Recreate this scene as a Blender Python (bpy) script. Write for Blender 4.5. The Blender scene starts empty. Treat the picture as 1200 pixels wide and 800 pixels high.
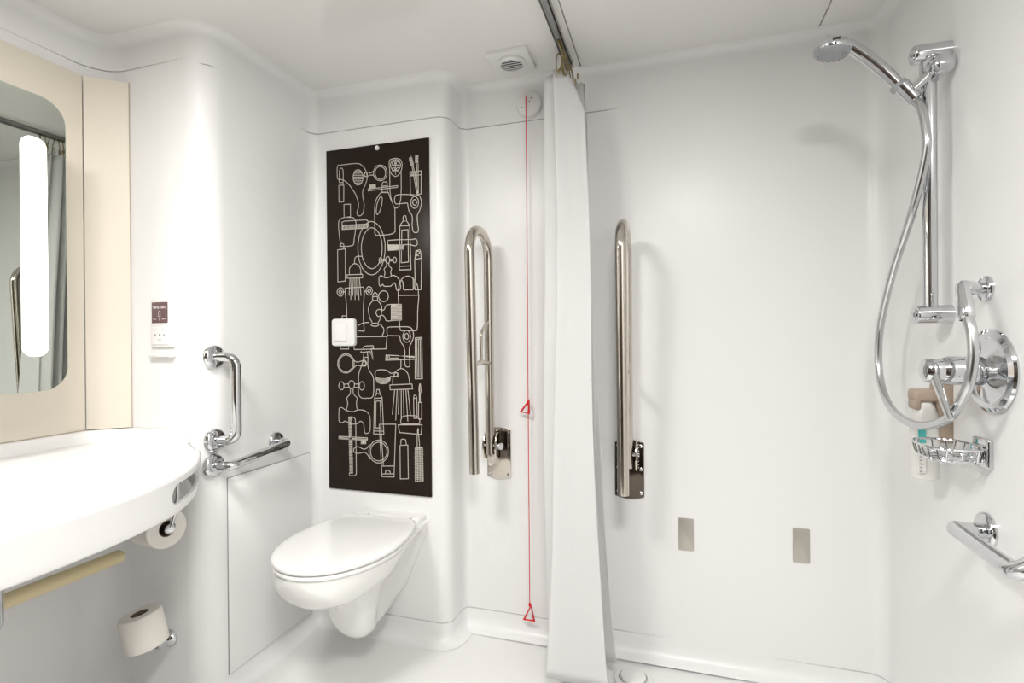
import bpy, bmesh, math, random
from mathutils import Vector, Matrix, Quaternion
random.seed(7)
PI = math.pi
SC = bpy.context.scene
COL = SC.collection

# ------------------------------------------------------------------ camera, world, lamps, exposure
cam_data = bpy.data.cameras.new('camera')
cam_data.sensor_fit = 'HORIZONTAL'; cam_data.sensor_width = 36.0
cam_data.lens = 607.0 / 1200.0 * 36.0
cam_data.clip_start = 0.01
cam = bpy.data.objects.new('camera', cam_data); COL.objects.link(cam)
CAM_H = 1.09
yaw, pit, rol = math.radians(17.2), math.radians(-0.16), math.radians(0.45)
f0 = Vector((-math.sin(yaw) * math.cos(pit), math.cos(yaw) * math.cos(pit), math.sin(pit)))
r0 = Vector((math.cos(yaw), math.sin(yaw), 0)); u0 = r0.cross(f0)
rr = r0 * math.cos(rol) - u0 * math.sin(rol); uu = u0 * math.cos(rol) + r0 * math.sin(rol)
cam.matrix_world = Matrix(((rr.x, uu.x, -f0.x, 0), (rr.y, uu.y, -f0.y, 0), (rr.z, uu.z, -f0.z, CAM_H), (0, 0, 0, 1)))
SC.camera = cam

w = bpy.data.worlds.new('world'); SC.world = w; w.use_nodes = True
w.node_tree.nodes['Background'].inputs[0].default_value = (0.9, 0.92, 1.0, 1)
w.node_tree.nodes['Background'].inputs[1].default_value = 0.2
SC.view_settings.view_transform = 'Standard'
SC.view_settings.look = 'None'
SC.view_settings.gamma = 1.0
SC.view_settings.use_curve_mapping = False
SC.view_settings.exposure = 0.86
CEILING_Z = 2.045
DOWNLIGHTS = [(-0.85, 0.30, 0.20, 10.5), (0.12, -0.10, 0.18, 14.0)]      # x, y, radius, watts
TUBE_EMISSION = 1.6
for (lx, ly, lr, lw) in DOWNLIGHTS:
    ld = bpy.data.lights.new('ceiling_lamp', 'AREA'); ld.shape = 'DISK'; ld.size = 2 * lr
    ld.energy = lw; ld.color = (1.0, 0.98, 0.955)
    lo = bpy.data.objects.new('ceiling_lamp', ld); lo.location = (lx, ly, CEILING_Z - 0.032)
    COL.objects.link(lo)

# ------------------------------------------------------------------ materials
def mat(name, color, rough=0.5, metal=0.0, spec=0.5, coat=0.0, noise=None, bump=0.0, bump_scale=40, emis=None, emis_s=0.0, sss=0.0, trans=0.0, rnoise=0.0, sw=None):
    m = bpy.data.materials.new(name); m.use_nodes = True
    nt = m.node_tree; b = nt.nodes['Principled BSDF']
    b.inputs['Base Color'].default_value = (*color, 1); b.inputs['Roughness'].default_value = rough
    b.inputs['Metallic'].default_value = metal; b.inputs['Specular IOR Level'].default_value = spec
    b.inputs['Coat Weight'].default_value = coat
    if emis: b.inputs['Emission Color'].default_value = (*emis, 1); b.inputs['Emission Strength'].default_value = emis_s
    if trans: b.inputs['Transmission Weight'].default_value = trans
    tc = nt.nodes.new('ShaderNodeTexCoord')
    if noise:
        col2, sc = noise
        n = nt.nodes.new('ShaderNodeTexNoise'); n.inputs['Scale'].default_value = sc; n.inputs['Detail'].default_value = 4
        mx = nt.nodes.new('ShaderNodeMix'); mx.data_type = 'RGBA'
        mx.inputs[6].default_value = (*color, 1); mx.inputs[7].default_value = (*col2, 1)
        nt.links.new(tc.outputs['Object'], n.inputs['Vector']); nt.links.new(n.outputs['Fac'], mx.inputs[0])
        nt.links.new(mx.outputs[2], b.inputs['Base Color'])
    if rnoise:
        n2 = nt.nodes.new('ShaderNodeTexNoise'); n2.inputs['Scale'].default_value = 6
        mr = nt.nodes.new('ShaderNodeMapRange'); mr.inputs['To Min'].default_value = max(0, rough - rnoise); mr.inputs['To Max'].default_value = rough + rnoise
        nt.links.new(tc.outputs['Object'], n2.inputs['Vector']); nt.links.new(n2.outputs['Fac'], mr.inputs['Value'])
        nt.links.new(mr.outputs['Result'], b.inputs['Roughness'])
    if bump:
        n3 = nt.nodes.new('ShaderNodeTexNoise'); n3.inputs['Scale'].default_value = bump_scale; n3.inputs['Detail'].default_value = 3
        bp = nt.nodes.new('ShaderNodeBump'); bp.inputs['Strength'].default_value = bump; bp.inputs['Distance'].default_value = 0.002
        nt.links.new(tc.outputs['Object'], n3.inputs['Vector']); nt.links.new(n3.outputs['Fac'], bp.inputs['Height'])
        nt.links.new(bp.outputs['Normal'], b.inputs['Normal'])
    return m

M_WALL = mat('white_gelcoat_wall', (0.865, 0.865, 0.865), 0.33, spec=0.45, noise=((0.855, 0.855, 0.85), 1.5), bump=0.06, bump_scale=5, rnoise=0.03)
M_CEIL = mat('white_gelcoat_ceiling', (0.84, 0.835, 0.82), 0.14, noise=((0.83, 0.82, 0.80), 1.5), bump=0.05, bump_scale=4)
M_FLOOR = mat('white_shower_tray', (0.84, 0.84, 0.83), 0.28, noise=((0.82, 0.82, 0.805), 2), bump=0.1, bump_scale=180)
M_JOINT = mat('grey_joint_gap_shade', (0.30, 0.29, 0.28), 0.7)  # joint filler, darkened to stand in for the shadow in the gap
M_CERAMIC = mat('white_ceramic', (0.85, 0.85, 0.835), 0.06, spec=0.6, noise=((0.84, 0.84, 0.82), 3))
M_SEAT = mat('white_seat_plastic', (0.85, 0.85, 0.84), 0.16, noise=((0.84, 0.84, 0.83), 3))
M_SOLID = mat('white_solid_surface', (0.87, 0.87, 0.865), 0.3, noise=((0.86, 0.86, 0.85), 3), bump=0.03, bump_scale=30)
M_PLAST = mat('white_plastic', (0.82, 0.82, 0.81), 0.3, noise=((0.80, 0.80, 0.79), 8))
M_GREYP = mat('pale_grey_plastic', (0.34, 0.36, 0.375), 0.4, noise=((0.31, 0.33, 0.345), 10))
M_CHROME = mat('chrome', (0.66, 0.67, 0.69), 0.06, metal=1.0, rnoise=0.02)
M_STEEL = mat('polished_steel', (0.60, 0.56, 0.50), 0.12, metal=1.0, rnoise=0.04)
M_SATIN = mat('brushed_steel', (0.56, 0.535, 0.49), 0.45, metal=1.0, rnoise=0.05, bump=0.05, bump_scale=120)
M_DARKST = mat('dark_reflection_steel', (0.11, 0.09, 0.075), 0.12, metal=1.0, rnoise=0.03)  # polished steel with a dark reflection put into its base colour
M_ALU = mat('grey_aluminium_track', (0.42, 0.41, 0.39), 0.35, metal=0.9, rnoise=0.05)
M_BLACK = mat('black_gap', (0.015, 0.014, 0.013), 0.5, noise=((0.02, 0.018, 0.016), 20))
M_BRASS = mat('aged_brass_hook', (0.32, 0.26, 0.14), 0.3, metal=1.0, rnoise=0.1)
M_CREAM = mat('cream_laminate', (0.75, 0.695, 0.59), 0.4, noise=((0.72, 0.665, 0.58), 2.5), bump=0.02, bump_scale=60)
M_CREAM_EDGE = mat('cream_laminate_edge', (0.50, 0.42, 0.33), 0.5, noise=((0.46, 0.38, 0.30), 12))
M_MIRROR = mat('silvered_mirror', (0.66, 0.69, 0.64), 0.008, metal=1.0)
M_MIRROR_EDGE = mat('mirror_glass_edge', (0.42, 0.46, 0.38), 0.2)
M_TUBE = mat('opal_lamp_glass', (0.9, 0.9, 0.86), 0.3, emis=(1.0, 0.985, 0.90), emis_s=TUBE_EMISSION)
M_LAMP = mat('downlight_diffuser', (0.9, 0.9, 0.88), 0.4, emis=(1.0, 0.95, 0.87), emis_s=6.0)
M_BOARD = mat('dark_brown_printed_board', (0.020, 0.012, 0.008), 0.3, spec=0.15, noise=((0.016, 0.010, 0.007), 6), rnoise=0.04)
M_INK = mat('cream_print_line', (0.62, 0.58, 0.52), 0.4, noise=((0.56, 0.52, 0.46), 40))
M_HOSE = mat('metal_hose', (0.60, 0.61, 0.62), 0.22, metal=1.0, rnoise=0.04)
M_FRONT = mat('dark_brown_entrance_wall', (0.075, 0.055, 0.042), 0.5, noise=((0.06, 0.044, 0.033), 5))
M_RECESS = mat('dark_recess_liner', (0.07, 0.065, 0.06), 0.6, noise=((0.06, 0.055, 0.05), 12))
M_BOUNCE_CUT = mat('grey_brown_bounce_cut', (0.10, 0.085, 0.07), 0.5, noise=((0.08, 0.068, 0.056), 7))  # for the added unseen floor sheet that dims bounce light
M_CLOTH = mat('white_curtain_fabric', (0.93, 0.93, 0.935), 0.75, spec=0.2, bump=0.15, bump_scale=300, noise=((0.91, 0.91, 0.915), 6))
M_RED = mat('red_cord', (0.75, 0.015, 0.02), 0.4, noise=((0.65, 0.01, 0.015), 60))
M_PAPER = mat('toilet_paper', (0.83, 0.80, 0.75), 0.95, spec=0.1, noise=((0.80, 0.77, 0.72), 30), bump=0.3, bump_scale=160)
M_CARD = mat('brown_card_core', (0.20, 0.15, 0.11), 0.9, noise=((0.16, 0.12, 0.09), 40))
M_BAR = mat('pale_yellow_bar', (0.70, 0.60, 0.36), 0.35, noise=((0.66, 0.56, 0.33), 8))
M_MAUVE = mat('mauve_sticker', (0.16, 0.095, 0.10), 0.4, noise=((0.14, 0.085, 0.09), 40))
M_INKW = mat('white_sticker_print', (0.75, 0.70, 0.70), 0.5)
M_TAUPE = mat('taupe_plastic', (0.42, 0.33, 0.26), 0.35, noise=((0.38, 0.30, 0.235), 10))
M_TEAL = mat('turquoise_label', (0.10, 0.52, 0.50), 0.4, noise=((0.09, 0.47, 0.46), 30))
M_BOTTLE = mat('white_bottle', (0.86, 0.85, 0.82), 0.25, noise=((0.84, 0.83, 0.80), 8))
M_PRINT = mat('grey_label_print', (0.25, 0.26, 0.27), 0.5)
M_DOOR = mat('dark_walnut_door', (0.035, 0.022, 0.014), 0.4, noise=((0.022, 0.014, 0.009), 14))

# ------------------------------------------------------------------ helpers
def link_mesh(name, bm, m, parent=None, smooth=35, loc=None):
    bmesh.ops.recalc_face_normals(bm, faces=bm.faces)
    return link_raw(name, bm, m, parent, smooth, loc)
def link_raw(name, bm, m, parent=None, smooth=35, loc=None):
    me = bpy.data.meshes.new(name)
    if loc is not None:
        bmesh.ops.translate(bm, verts=bm.verts, vec=-Vector(loc))
    elif parent is not None:
        bmesh.ops.translate(bm, verts=bm.verts, vec=-parent.matrix_basis.translation) if parent.type == 'EMPTY' or parent.get('_loc') else None
    bm.to_mesh(me); bm.free()
    for mm in (m if isinstance(m, (list, tuple)) else [m]): me.materials.append(mm)
    for p in me.polygons: p.use_smooth = smooth > 0
    if smooth > 0: me.set_sharp_from_angle(angle=math.radians(smooth))
    o = bpy.data.objects.new(name, me); COL.objects.link(o)
    if loc is not None: o.location = loc
    if parent is not None: o.parent = parent
    return o
def tag(o, label=None, cat=None, group=None, kind=None):
    if label: o['label'] = label
    if cat: o['category'] = cat
    if group: o['group'] = group
    if kind: o['kind'] = kind
    return o
def thing(name, label, cat, loc, group=None):
    o = bpy.data.objects.new(name, None); o.empty_display_size = 0.05; o.location = loc; COL.objects.link(o)
    return tag(o, label, cat, group)
def top_mesh(name, bm, m, label, cat, loc, group=None, smooth=35):
    return tag(link_mesh(name, bm, m, None, smooth, loc), label, cat, group)
# part(): geometry is given in world coordinates; the empty sits at .location, sub-parts hang on unshifted part meshes
def part(name, bm, m, parent, smooth=35):
    root = parent
    while root.parent is not None: root = root.parent
    bmesh.ops.translate(bm, verts=bm.verts, vec=-root.location)
    bmesh.ops.recalc_face_normals(bm, faces=bm.faces)
    me = bpy.data.meshes.new(name); bm.to_mesh(me); bm.free()
    for mm in (m if isinstance(m, (list, tuple)) else [m]): me.materials.append(mm)
    for p in me.polygons: p.use_smooth = smooth > 0
    if smooth > 0: me.set_sharp_from_angle(angle=math.radians(smooth))
    o = bpy.data.objects.new(name, me); COL.objects.link(o); o.parent = parent
    return o

def box(bm, lo, hi, bev=0.0, seg=2, rot=None, piv=None):
    r = bmesh.ops.create_cube(bm, size=1.0)['verts']
    for v in r:
        v.co = Vector([lo[i] + (v.co[i] + 0.5) * (hi[i] - lo[i]) for i in range(3)])
    if bev > 0:
        es = {e for v in r for e in v.link_edges}
        out = bmesh.ops.bevel(bm, geom=list(es), offset=bev, segments=seg, profile=0.5, affect='EDGES')
        r = list({v for f in out['faces'] for v in f.verts} | {v for v in r if v.is_valid})
    if rot is not None:
        pv = Vector(piv) if piv is not None else (Vector(lo) + Vector(hi)) / 2
        for v in r: v.co = pv + rot @ (v.co - pv)
    return bm
def frame_of(d):
    d = Vector(d).normalized()
    a = Vector((0, 0, 1)) if abs(d.z) < 0.9 else Vector((1, 0, 0))
    x = d.cross(a).normalized(); return x, d.cross(x).normalized()
def catmull(pts, n=6, closed=False):
    P = [Vector(p) for p in pts]; out = []; m = len(P)
    for i in range(m if closed else m - 1):
        a = P[(i - 1) % m] if closed or i > 0 else P[i]; b = P[i]; c = P[(i + 1) % m]; d = P[(i + 2) % m] if closed or i + 2 < m else c
        for k in range(n):
            t = k / n; out.append(0.5 * ((2 * b) + (c - a) * t + (2 * a - 5 * b + 4 * c - d) * t * t + (3 * b - a - 3 * c + d) * t ** 3))
    if not closed: out.append(P[-1])
    return out
def fillet(pts, r, n=6):
    P = [Vector(p) for p in pts]; out = [P[0]]
    for i in range(1, len(P) - 1):
        a, b, c = P[i - 1], P[i], P[i + 1]
        rad = r[i] if isinstance(r, (list, tuple)) else r
        u = (a - b).normalized(); v = (c - b).normalized(); ang = u.angle(v)
        if ang > 3.1 or rad <= 0: out.append(b); continue
        d = min(rad / math.tan(ang / 2), (a - b).length * 0.49, (c - b).length * 0.49)
        p0, p1 = b + u * d, b + v * d
        rr_ = d * math.tan(ang / 2); bis = (u + v).normalized(); cen = b + bis * (rr_ / math.sin(ang / 2))
        q0, q1 = p0 - cen, p1 - cen; th = q0.angle(q1); e0 = q0.normalized(); e1 = (q1 - e0 * q1.dot(e0)).normalized()
        for k in range(n + 1):
            t = th * k / n; out.append(cen + (e0 * math.cos(t) + e1 * math.sin(t)) * rr_)
    out.append(P[-1]); return out
def tube(bm, pts, r, n=12, closed=False, caps=True, mi=0):
    P = [Vector(p) for p in pts]; m = len(P); rings = []
    x = None
    for i in range(m):
        if closed: t = P[(i + 1) % m] - P[(i - 1) % m]
        else: t = P[min(i + 1, m - 1)] - P[max(i - 1, 0)]
        t.normalize()
        if x is None: x, _ = frame_of(t)
        x = (x - t * x.dot(t)).normalized(); y = t.cross(x)
        rad = r[i] if isinstance(r, (list, tuple)) else r
        rings.append([bm.verts.new(P[i] + (x * math.cos(2 * PI * k / n) + y * math.sin(2 * PI * k / n)) * rad) for k in range(n)])
    for i in range(m if closed else m - 1):
        A, B = rings[i], rings[(i + 1) % m]
        for k in range(n):
            f = bm.faces.new((A[k], A[(k + 1) % n], B[(k + 1) % n], B[k])); f.material_index = mi
    if caps and not closed:
        for R_ in (rings[0], rings[-1]):
            f = bm.faces.new(R_); f.material_index = mi
    return bm
def lathe(bm, prof, origin, axis=(0, 0, 1), n=32, mi=0, sx=1.0, sy=1.0):
    """prof = [(radius, height)] along axis; radius 0 gives a pole"""
    o = Vector(origin); d = Vector(axis).normalized(); x, y = frame_of(d); rings = []
    for (r, h) in prof:
        if r < 1e-6: rings.append([bm.verts.new(o + d * h)])
        else: rings.append([bm.verts.new(o + d * h + x * (r * sx * math.cos(2 * PI * k / n)) + y * (r * sy * math.sin(2 * PI * k / n))) for k in range(n)])
    for A, B in zip(rings, rings[1:]):
        if len(A) == 1 and len(B) == 1: continue
        for k in range(n):
            k2 = (k + 1) % n
            if len(A) == 1: f = bm.faces.new((A[0], B[k], B[k2]))
            elif len(B) == 1: f = bm.faces.new((A[k], A[k2], B[0]))
            else: f = bm.faces.new((A[k], A[k2], B[k2], B[k]))
            f.material_index = mi
    return bm
def rounded_poly(w, h, r, n=6):
    pts = []
    for cx, cy, a0 in ((w/2-r, h/2-r, 0), (-w/2+r, h/2-r, 90), (-w/2+r, -h/2+r, 180), (w/2-r, -h/2+r, 270)):
        for k in range(n + 1):
            a = math.radians(a0 + 90 * k / n); pts.append((cx + r * math.cos(a), cy + r * math.sin(a)))
    return pts
def prism(bm, poly, o, ux, uy, un, t0, t1, bev=0.0, mi=0):
    """extrude a 2D polygon along un from t0 to t1, with a small chamfer on the t1 face"""
    o, ux, uy, un = Vector(o), Vector(ux), Vector(uy), Vector(un)
    cx = sum(p[0] for p in poly) / len(poly); cy = sum(p[1] for p in poly) / len(poly)
    def ring(t, ins):
        out = []
        m = len(poly)
        for i, (a, b) in enumerate(poly):
            d = Vector((a - cx, b - cy)); L_ = d.length
            # inset along the corner normal
            p0 = Vector(poly[i - 1]); p1 = Vector(poly[(i + 1) % m]); tg = (p1 - p0); nn = Vector((tg.y, -tg.x))
            if nn.length > 1e-9: nn.normalize()
            if nn.dot(d) < 0: nn = -nn
            out.append(bm.verts.new(o + ux * (a - nn.x * ins) + uy * (b - nn.y * ins) + un * t))
        return out
    rs = [ring(t0, 0), ring(t1 - (bev if t1 > t0 else -bev), 0)]
    if bev > 0: rs += [ring(t1 - 0.3 * (bev if t1 > t0 else -bev), bev * 0.3), ring(t1, bev)]
    m = len(poly)
    for A, B in zip(rs, rs[1:]):
        for k in range(m):
            f = bm.faces.new((A[k], A[(k + 1) % m], B[(k + 1) % m], B[k])); f.material_index = mi
    for R_ in (rs[0], rs[-1]):
        f = bm.faces.new(R_); f.material_index = mi
    return bm

# outlines printed on the board: closed flag, then points in tenths of a millimetre from its lower left corner
DRAWING = [
(1,"510,12320 530,12340 540,12350 570,12340 650,12340 780,12340 970,12340 1160,12340 1300,12330 1390,12320 1440,12310 1490,12290 1530,12260 1580,12220 1630,12180 1680,12120 1710,12070 1740,12010 1770,11940 1780,11870 1790,11800 1790,11740 1790,11680 1770,11630 1750,11570 1720,11500 1680,11430 1640,11370 1610,11300 1600,11240 1590,11180 1600,11120 1600,11060 1610,11000 1630,10940 1640,10880 1650,10820 1660,10740 1650,10650 1640,10570 1630,10500 1610,10450 1580,10410 1540,10380 1510,10360 1480,10350 1440,10350 1400,10370 1370,10380 1360,10400 1350,10420 1350,10440 1350,10480 1360,10540 1390,10610 1410,10680 1410,10760 1410,10840 1390,10920 1360,11000 1330,11090 1300,11160 1250,11240 1200,11310 1150,11380 1100,11450 1040,11530 980,11590 920,11650 870,11690 810,11730 760,11760 710,11780 660,11790 600,11790 560,11790 520,11820 500,11860 490,11920 490,11990 490,12050 490,12120 490,12200 500,12270"),
(1,"1620,11780 1610,11690 1580,11610 1530,11550 1470,11520 1400,11510 1340,11530 1280,11580 1230,11650 1200,11730 1190,11820 1200,11910 1240,11990 1280,12050 1340,12080 1410,12090 1470,12070 1530,12020 1580,11950 1610,11870"),
(0,"1270,12030 1540,12010"),
(0,"1220,11970 1590,11940"),
(0,"1200,11900 1610,11860"),
(0,"1190,11830 1620,11790"),
(0,"1200,11750 1610,11720"),
(0,"1220,11680 1590,11650"),
(0,"1260,11600 1550,11580"),
(0,"580,11680 580,11750 580,11850 580,11960 590,12040 590,12100 600,12150 610,12180 620,12200 630,12220 640,12220 650,12220 670,12220 680,12220 700,12210 720,12200 730,12180 740,12160 750,12130 750,12080 760,12030 760,11940 760,11840 750,11730 750,11660"),
(1,"560,11580 780,11570 770,10940 560,10940"),
(0,"590,11680 750,11670 750,11570"),
(1,"2640,11840 2630,11770 2600,11700 2550,11640 2490,11600 2430,11580 2350,11580 2280,11600 2210,11630 2150,11680 2100,11750 2070,11820 2070,11900 2080,11970 2110,12040 2150,12100 2210,12140 2280,12160 2360,12160 2430,12140 2500,12110 2560,12060 2600,11990 2630,11920"),
(1,"2580,11850 2570,11790 2550,11730 2510,11690 2460,11650 2410,11640 2350,11630 2290,11650 2240,11680 2190,11720 2160,11770 2140,11830 2130,11890 2140,11950 2160,12010 2200,12050 2240,12090 2300,12100 2360,12110 2410,12090 2470,12060 2510,12020 2550,11970 2570,11910"),
(0,"2080,11970 2050,11960 2020,11940 1980,11920 1940,11910 1900,11920 1860,11940 1820,11950 1780,11960 1750,11960 1720,11950 1690,11940 1670,11920 1660,11900 1660,11880 1660,11850 1670,11830 1690,11810 1720,11800 1750,11790 1780,11780 1810,11790 1860,11810 1900,11820 1940,11830 1980,11830 2020,11820 2060,11810 2080,11800"),
(1,"1810,11860 1800,11820 1770,11790 1730,11800 1690,11830 1680,11880 1700,11920 1730,11950 1770,11940 1800,11910"),
(1,"2730,12220 2730,12250 2740,12280 2750,12290 2770,12310 2810,12320 2860,12330 2920,12340 2970,12340 3020,12330 3080,12320 3130,12300 3170,12280 3200,12260 3220,12230 3240,12200 3250,12160 3260,12100 3260,12030 3250,11950 3240,11890 3220,11840 3200,11800 3170,11770 3140,11740 3110,11720 3070,11690 3030,11680 2990,11670 2950,11680 2910,11710 2870,11740 2830,11770 2810,11810 2780,11850 2760,11890 2750,11940 2740,12010 2730,12080 2730,12160"),
(1,"3200,12070 3190,12010 3160,11950 3110,11910 3050,11890 2990,11890 2920,11900 2870,11940 2820,11990 2790,12050 2780,12110 2790,12170 2820,12230 2870,12270 2930,12290 2990,12290 3060,12280 3120,12240 3160,12190 3190,12130"),
(1,"2970,12150 2950,12100 2910,12080 2870,12110 2850,12160 2870,12220 2910,12240 2950,12210"),
(1,"3140,12130 3120,12080 3080,12060 3040,12090 3020,12150 3040,12200 3080,12220 3120,12190"),
(1,"2960,11940 2950,11890 2910,11870 2860,11900 2850,11950 2870,12000 2910,12010 2950,11990"),
(1,"3130,11920 3120,11870 3080,11850 3040,11880 3020,11930 3040,11980 3080,11990 3120,11970"),
(0,"2990,12280 2990,11740"),
(0,"2770,12090 3210,12050"),
(0,"2750,11900 2750,11780 2750,11610 2750,11420 2750,11270 2750,11170 2760,11100 2770,11030 2780,10960 2800,10870 2830,10780 2860,10700 2890,10630 2920,10580 2950,10550 2990,10520 3020,10510 3050,10520 3080,10540 3110,10570 3130,10610 3150,10670 3170,10730 3190,10800 3200,10880 3210,10950 3210,11030 3210,11120 3220,11230 3220,11390 3220,11580 3220,11760 3220,11890"),
(1,"1830,11320 3070,11330 3060,11270 1840,11250"),
(0,"1900,11330 1890,11470"),
(0,"1930,11330 1920,11470"),
(0,"1960,11330 1950,11480"),
(0,"1990,11330 1980,11480"),
(0,"2020,11330 2020,11480"),
(0,"2060,11330 2050,11480"),
(0,"2090,11340 2080,11480"),
(0,"2120,11340 2110,11480"),
(0,"2150,11340 2140,11480"),
(1,"2420,11150 2430,11460 2470,11520 2610,11510 2640,11450 2650,11130"),
(0,"2420,11370 2650,11370"),
(0,"2380,11140 2360,11120 2320,11090 2280,11050 2250,11000 2210,10960 2180,10900 2150,10840 2130,10780 2120,10710 2110,10630 2100,10550 2100,10460 2100,10370 2100,10260 2100,10160 2100,10070 2100,9980 2100,9890 2100,9810 2100,9750 2100,9700 2100,9670 2110,9640 2120,9620 2130,9600 2150,9590 2160,9570 2190,9570 2220,9560 2260,9560 2300,9560 2320,9560"),
(0,"2320,9560 2680,9560 2860,9590 2950,9650 2950,10080 2950,10510 2870,10670 2770,10880 2690,11110 2380,11140"),
(1,"2340,10980 2360,10990 2380,10990 2400,10970 2420,10950 2430,10920 2430,10890 2430,10840 2420,10790 2410,10730 2400,10660 2370,10580 2350,10520 2330,10470 2310,10430 2280,10390 2260,10360 2240,10350 2220,10340 2200,10340 2190,10360 2180,10380 2170,10410 2170,10450 2170,10500 2180,10560 2190,10630 2200,10700 2220,10770 2250,10830 2280,10890 2310,10940"),
(1,"3580,11780 4030,11770 4020,10940 3590,10930"),
(0,"3580,11630 4030,11630"),
(1,"3630,11730 3700,11730 3700,11660 3630,11660"),
(1,"3790,11730 3850,11730 3850,11660 3790,11660"),
(0,"3660,12020 3850,10960"),
(0,"3710,12020 3900,10970"),
(0,"3850,12050 3870,10970"),
(0,"3910,12050 3910,10970"),
(0,"3540,12280 3680,12280"),
(0,"3550,12250 3680,12250"),
(0,"3550,12210 3690,12220"),
(0,"3560,12180 3700,12190"),
(0,"3570,12140 3710,12160"),
(0,"3580,12100 3720,12120"),
(0,"3590,12070 3730,12090"),
(0,"3600,12030 3730,12060"),
(0,"3600,12000 3740,12030"),
(0,"3790,12330 3930,12340"),
(0,"3790,12300 3930,12310"),
(0,"3790,12270 3920,12280"),
(0,"3790,12240 3920,12250"),
(0,"3790,12210 3920,12220"),
(0,"3790,12180 3920,12190"),
(0,"3790,12150 3920,12160"),
(0,"3790,12120 3920,12120"),
(0,"3790,12090 3920,12090"),
(0,"3630,12350 3700,12010"),
(0,"3870,12370 3890,12050"),
(0,"2990,10980 3020,10990 3070,10990 3130,11000 3220,10990 3370,10980 3550,10960 3740,10940 3870,10920 3940,10890 3970,10860 3980,10830 4000,10790 4010,10750 4020,10710 4030,10660 4030,10610 4020,10560 4010,10500 3990,10450 3970,10390 3950,10330 3910,10280 3880,10220 3860,10170 3860,10110 3860,10050 3860,9990 3870,9930 3870,9880 3880,9830 3890,9780 3890,9740 3900,9700 3900,9650 3890,9610 3880,9590 3860,9570 3830,9560 3800,9550 3770,9560 3740,9570 3720,9580 3700,9610 3680,9640 3670,9680 3660,9720 3660,9770 3650,9830 3650,9910 3660,10010 3660,10100 3650,10180 3620,10240 3590,10290 3550,10330 3520,10390 3500,10460 3490,10540 3480,10610 3470,10660"),
(0,"3470,10660 3000,10660"),
(0,"3000,10660 2990,10670 2970,10690 2960,10700 2950,10730 2940,10760 2940,10800 2940,10850 2940,10880 2950,10910 2970,10940 2980,10970 2990,10980"),
(1,"3910,10640 3910,10580 3880,10520 3850,10470 3810,10450 3760,10440 3710,10450 3670,10490 3630,10540 3610,10600 3610,10670 3610,10740 3640,10790 3670,10840 3710,10870 3760,10870 3810,10860 3850,10820 3890,10770 3910,10710"),
(1,"3840,10650 3830,10600 3800,10560 3760,10550 3720,10570 3690,10610 3680,10660 3690,10720 3720,10750 3760,10760 3800,10750 3830,10700"),
(1,"780,10830 1060,10820 1060,10350 780,10340"),
(0,"770,10340 730,10330 670,10320 620,10290 580,10260 550,10220 540,10180 530,10130 530,10060 530,9980 540,9890 550,9790 560,9690 570,9600 590,9490 600,9400 610,9330 620,9280 630,9260 640,9260 680,9250 770,9240 880,9240 1000,9240 1080,9250 1130,9250 1150,9260 1160,9270 1180,9290 1190,9330 1200,9390 1210,9450 1220,9530 1240,9630 1260,9750 1280,9870 1300,9970 1300,10030 1300,10090 1290,10130 1280,10170 1260,10210 1240,10250 1210,10280 1160,10310 1080,10320 960,10330 840,10340 770,10340"),
(1,"690,10170 790,10200 1720,10180 1810,10140 1820,9930 1780,9870 690,9890"),
(0,"690,10040 1810,10020"),
(0,"710,9890 720,10030"),
(0,"760,9890 760,10030"),
(0,"810,9890 810,10030"),
(0,"860,9890 860,10030"),
(0,"900,9890 900,10030"),
(0,"950,9890 950,10030"),
(0,"1000,9890 1000,10030"),
(0,"1040,9890 1040,10030"),
(0,"1090,9890 1090,10020"),
(0,"1140,9890 1140,10020"),
(0,"1180,9890 1180,10020"),
(0,"1230,9890 1230,10020"),
(0,"1280,9890 1280,10020"),
(0,"1320,9890 1320,10020"),
(0,"1370,9890 1370,10020"),
(0,"1410,9890 1420,10020"),
(0,"1460,9890 1460,10020"),
(0,"1510,9890 1510,10020"),
(0,"1550,9890 1550,10010"),
(0,"1600,9890 1600,10010"),
(0,"1640,9890 1650,10010"),
(0,"1690,9890 1690,10010"),
(0,"1740,9890 1740,10010"),
(0,"1780,9890 1780,10010"),
(1,"2530,9070 2520,8900 2490,8740 2450,8580 2390,8440 2320,8330 2240,8230 2150,8160 2050,8120 1950,8110 1850,8130 1750,8180 1660,8260 1570,8360 1500,8490 1440,8630 1400,8790 1380,8960 1370,9140 1380,9310 1410,9480 1450,9630 1510,9770 1590,9890 1670,9980 1770,10050 1860,10090 1970,10100 2070,10070 2160,10020 2250,9940 2340,9840 2400,9710 2460,9570 2500,9410 2530,9240"),
(1,"2410,9080 2400,8930 2380,8790 2330,8660 2280,8550 2210,8460 2130,8390 2050,8350 1960,8340 1880,8360 1790,8410 1720,8480 1650,8580 1590,8700 1550,8830 1530,8980 1520,9130 1530,9280 1560,9420 1600,9550 1660,9660 1730,9750 1810,9820 1890,9860 1980,9870 2060,9840 2150,9800 2220,9720 2290,9620 2340,9500 2380,9370 2400,9230"),
(0,"590,9170 590,9200 590,9240 590,9290 590,9330 600,9350 620,9360 630,9360 650,9360 680,9360 700,9350 730,9340 750,9320 760,9280 760,9230 760,9190 760,9160"),
(1,"480,9130 820,9150 810,7930 480,7910"),
(0,"1540,8820 1510,8830 1460,8830 1400,8840 1360,8840 1320,8830 1290,8820 1260,8800 1240,8770 1230,8720 1220,8660 1220,8600 1220,8570"),
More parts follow.
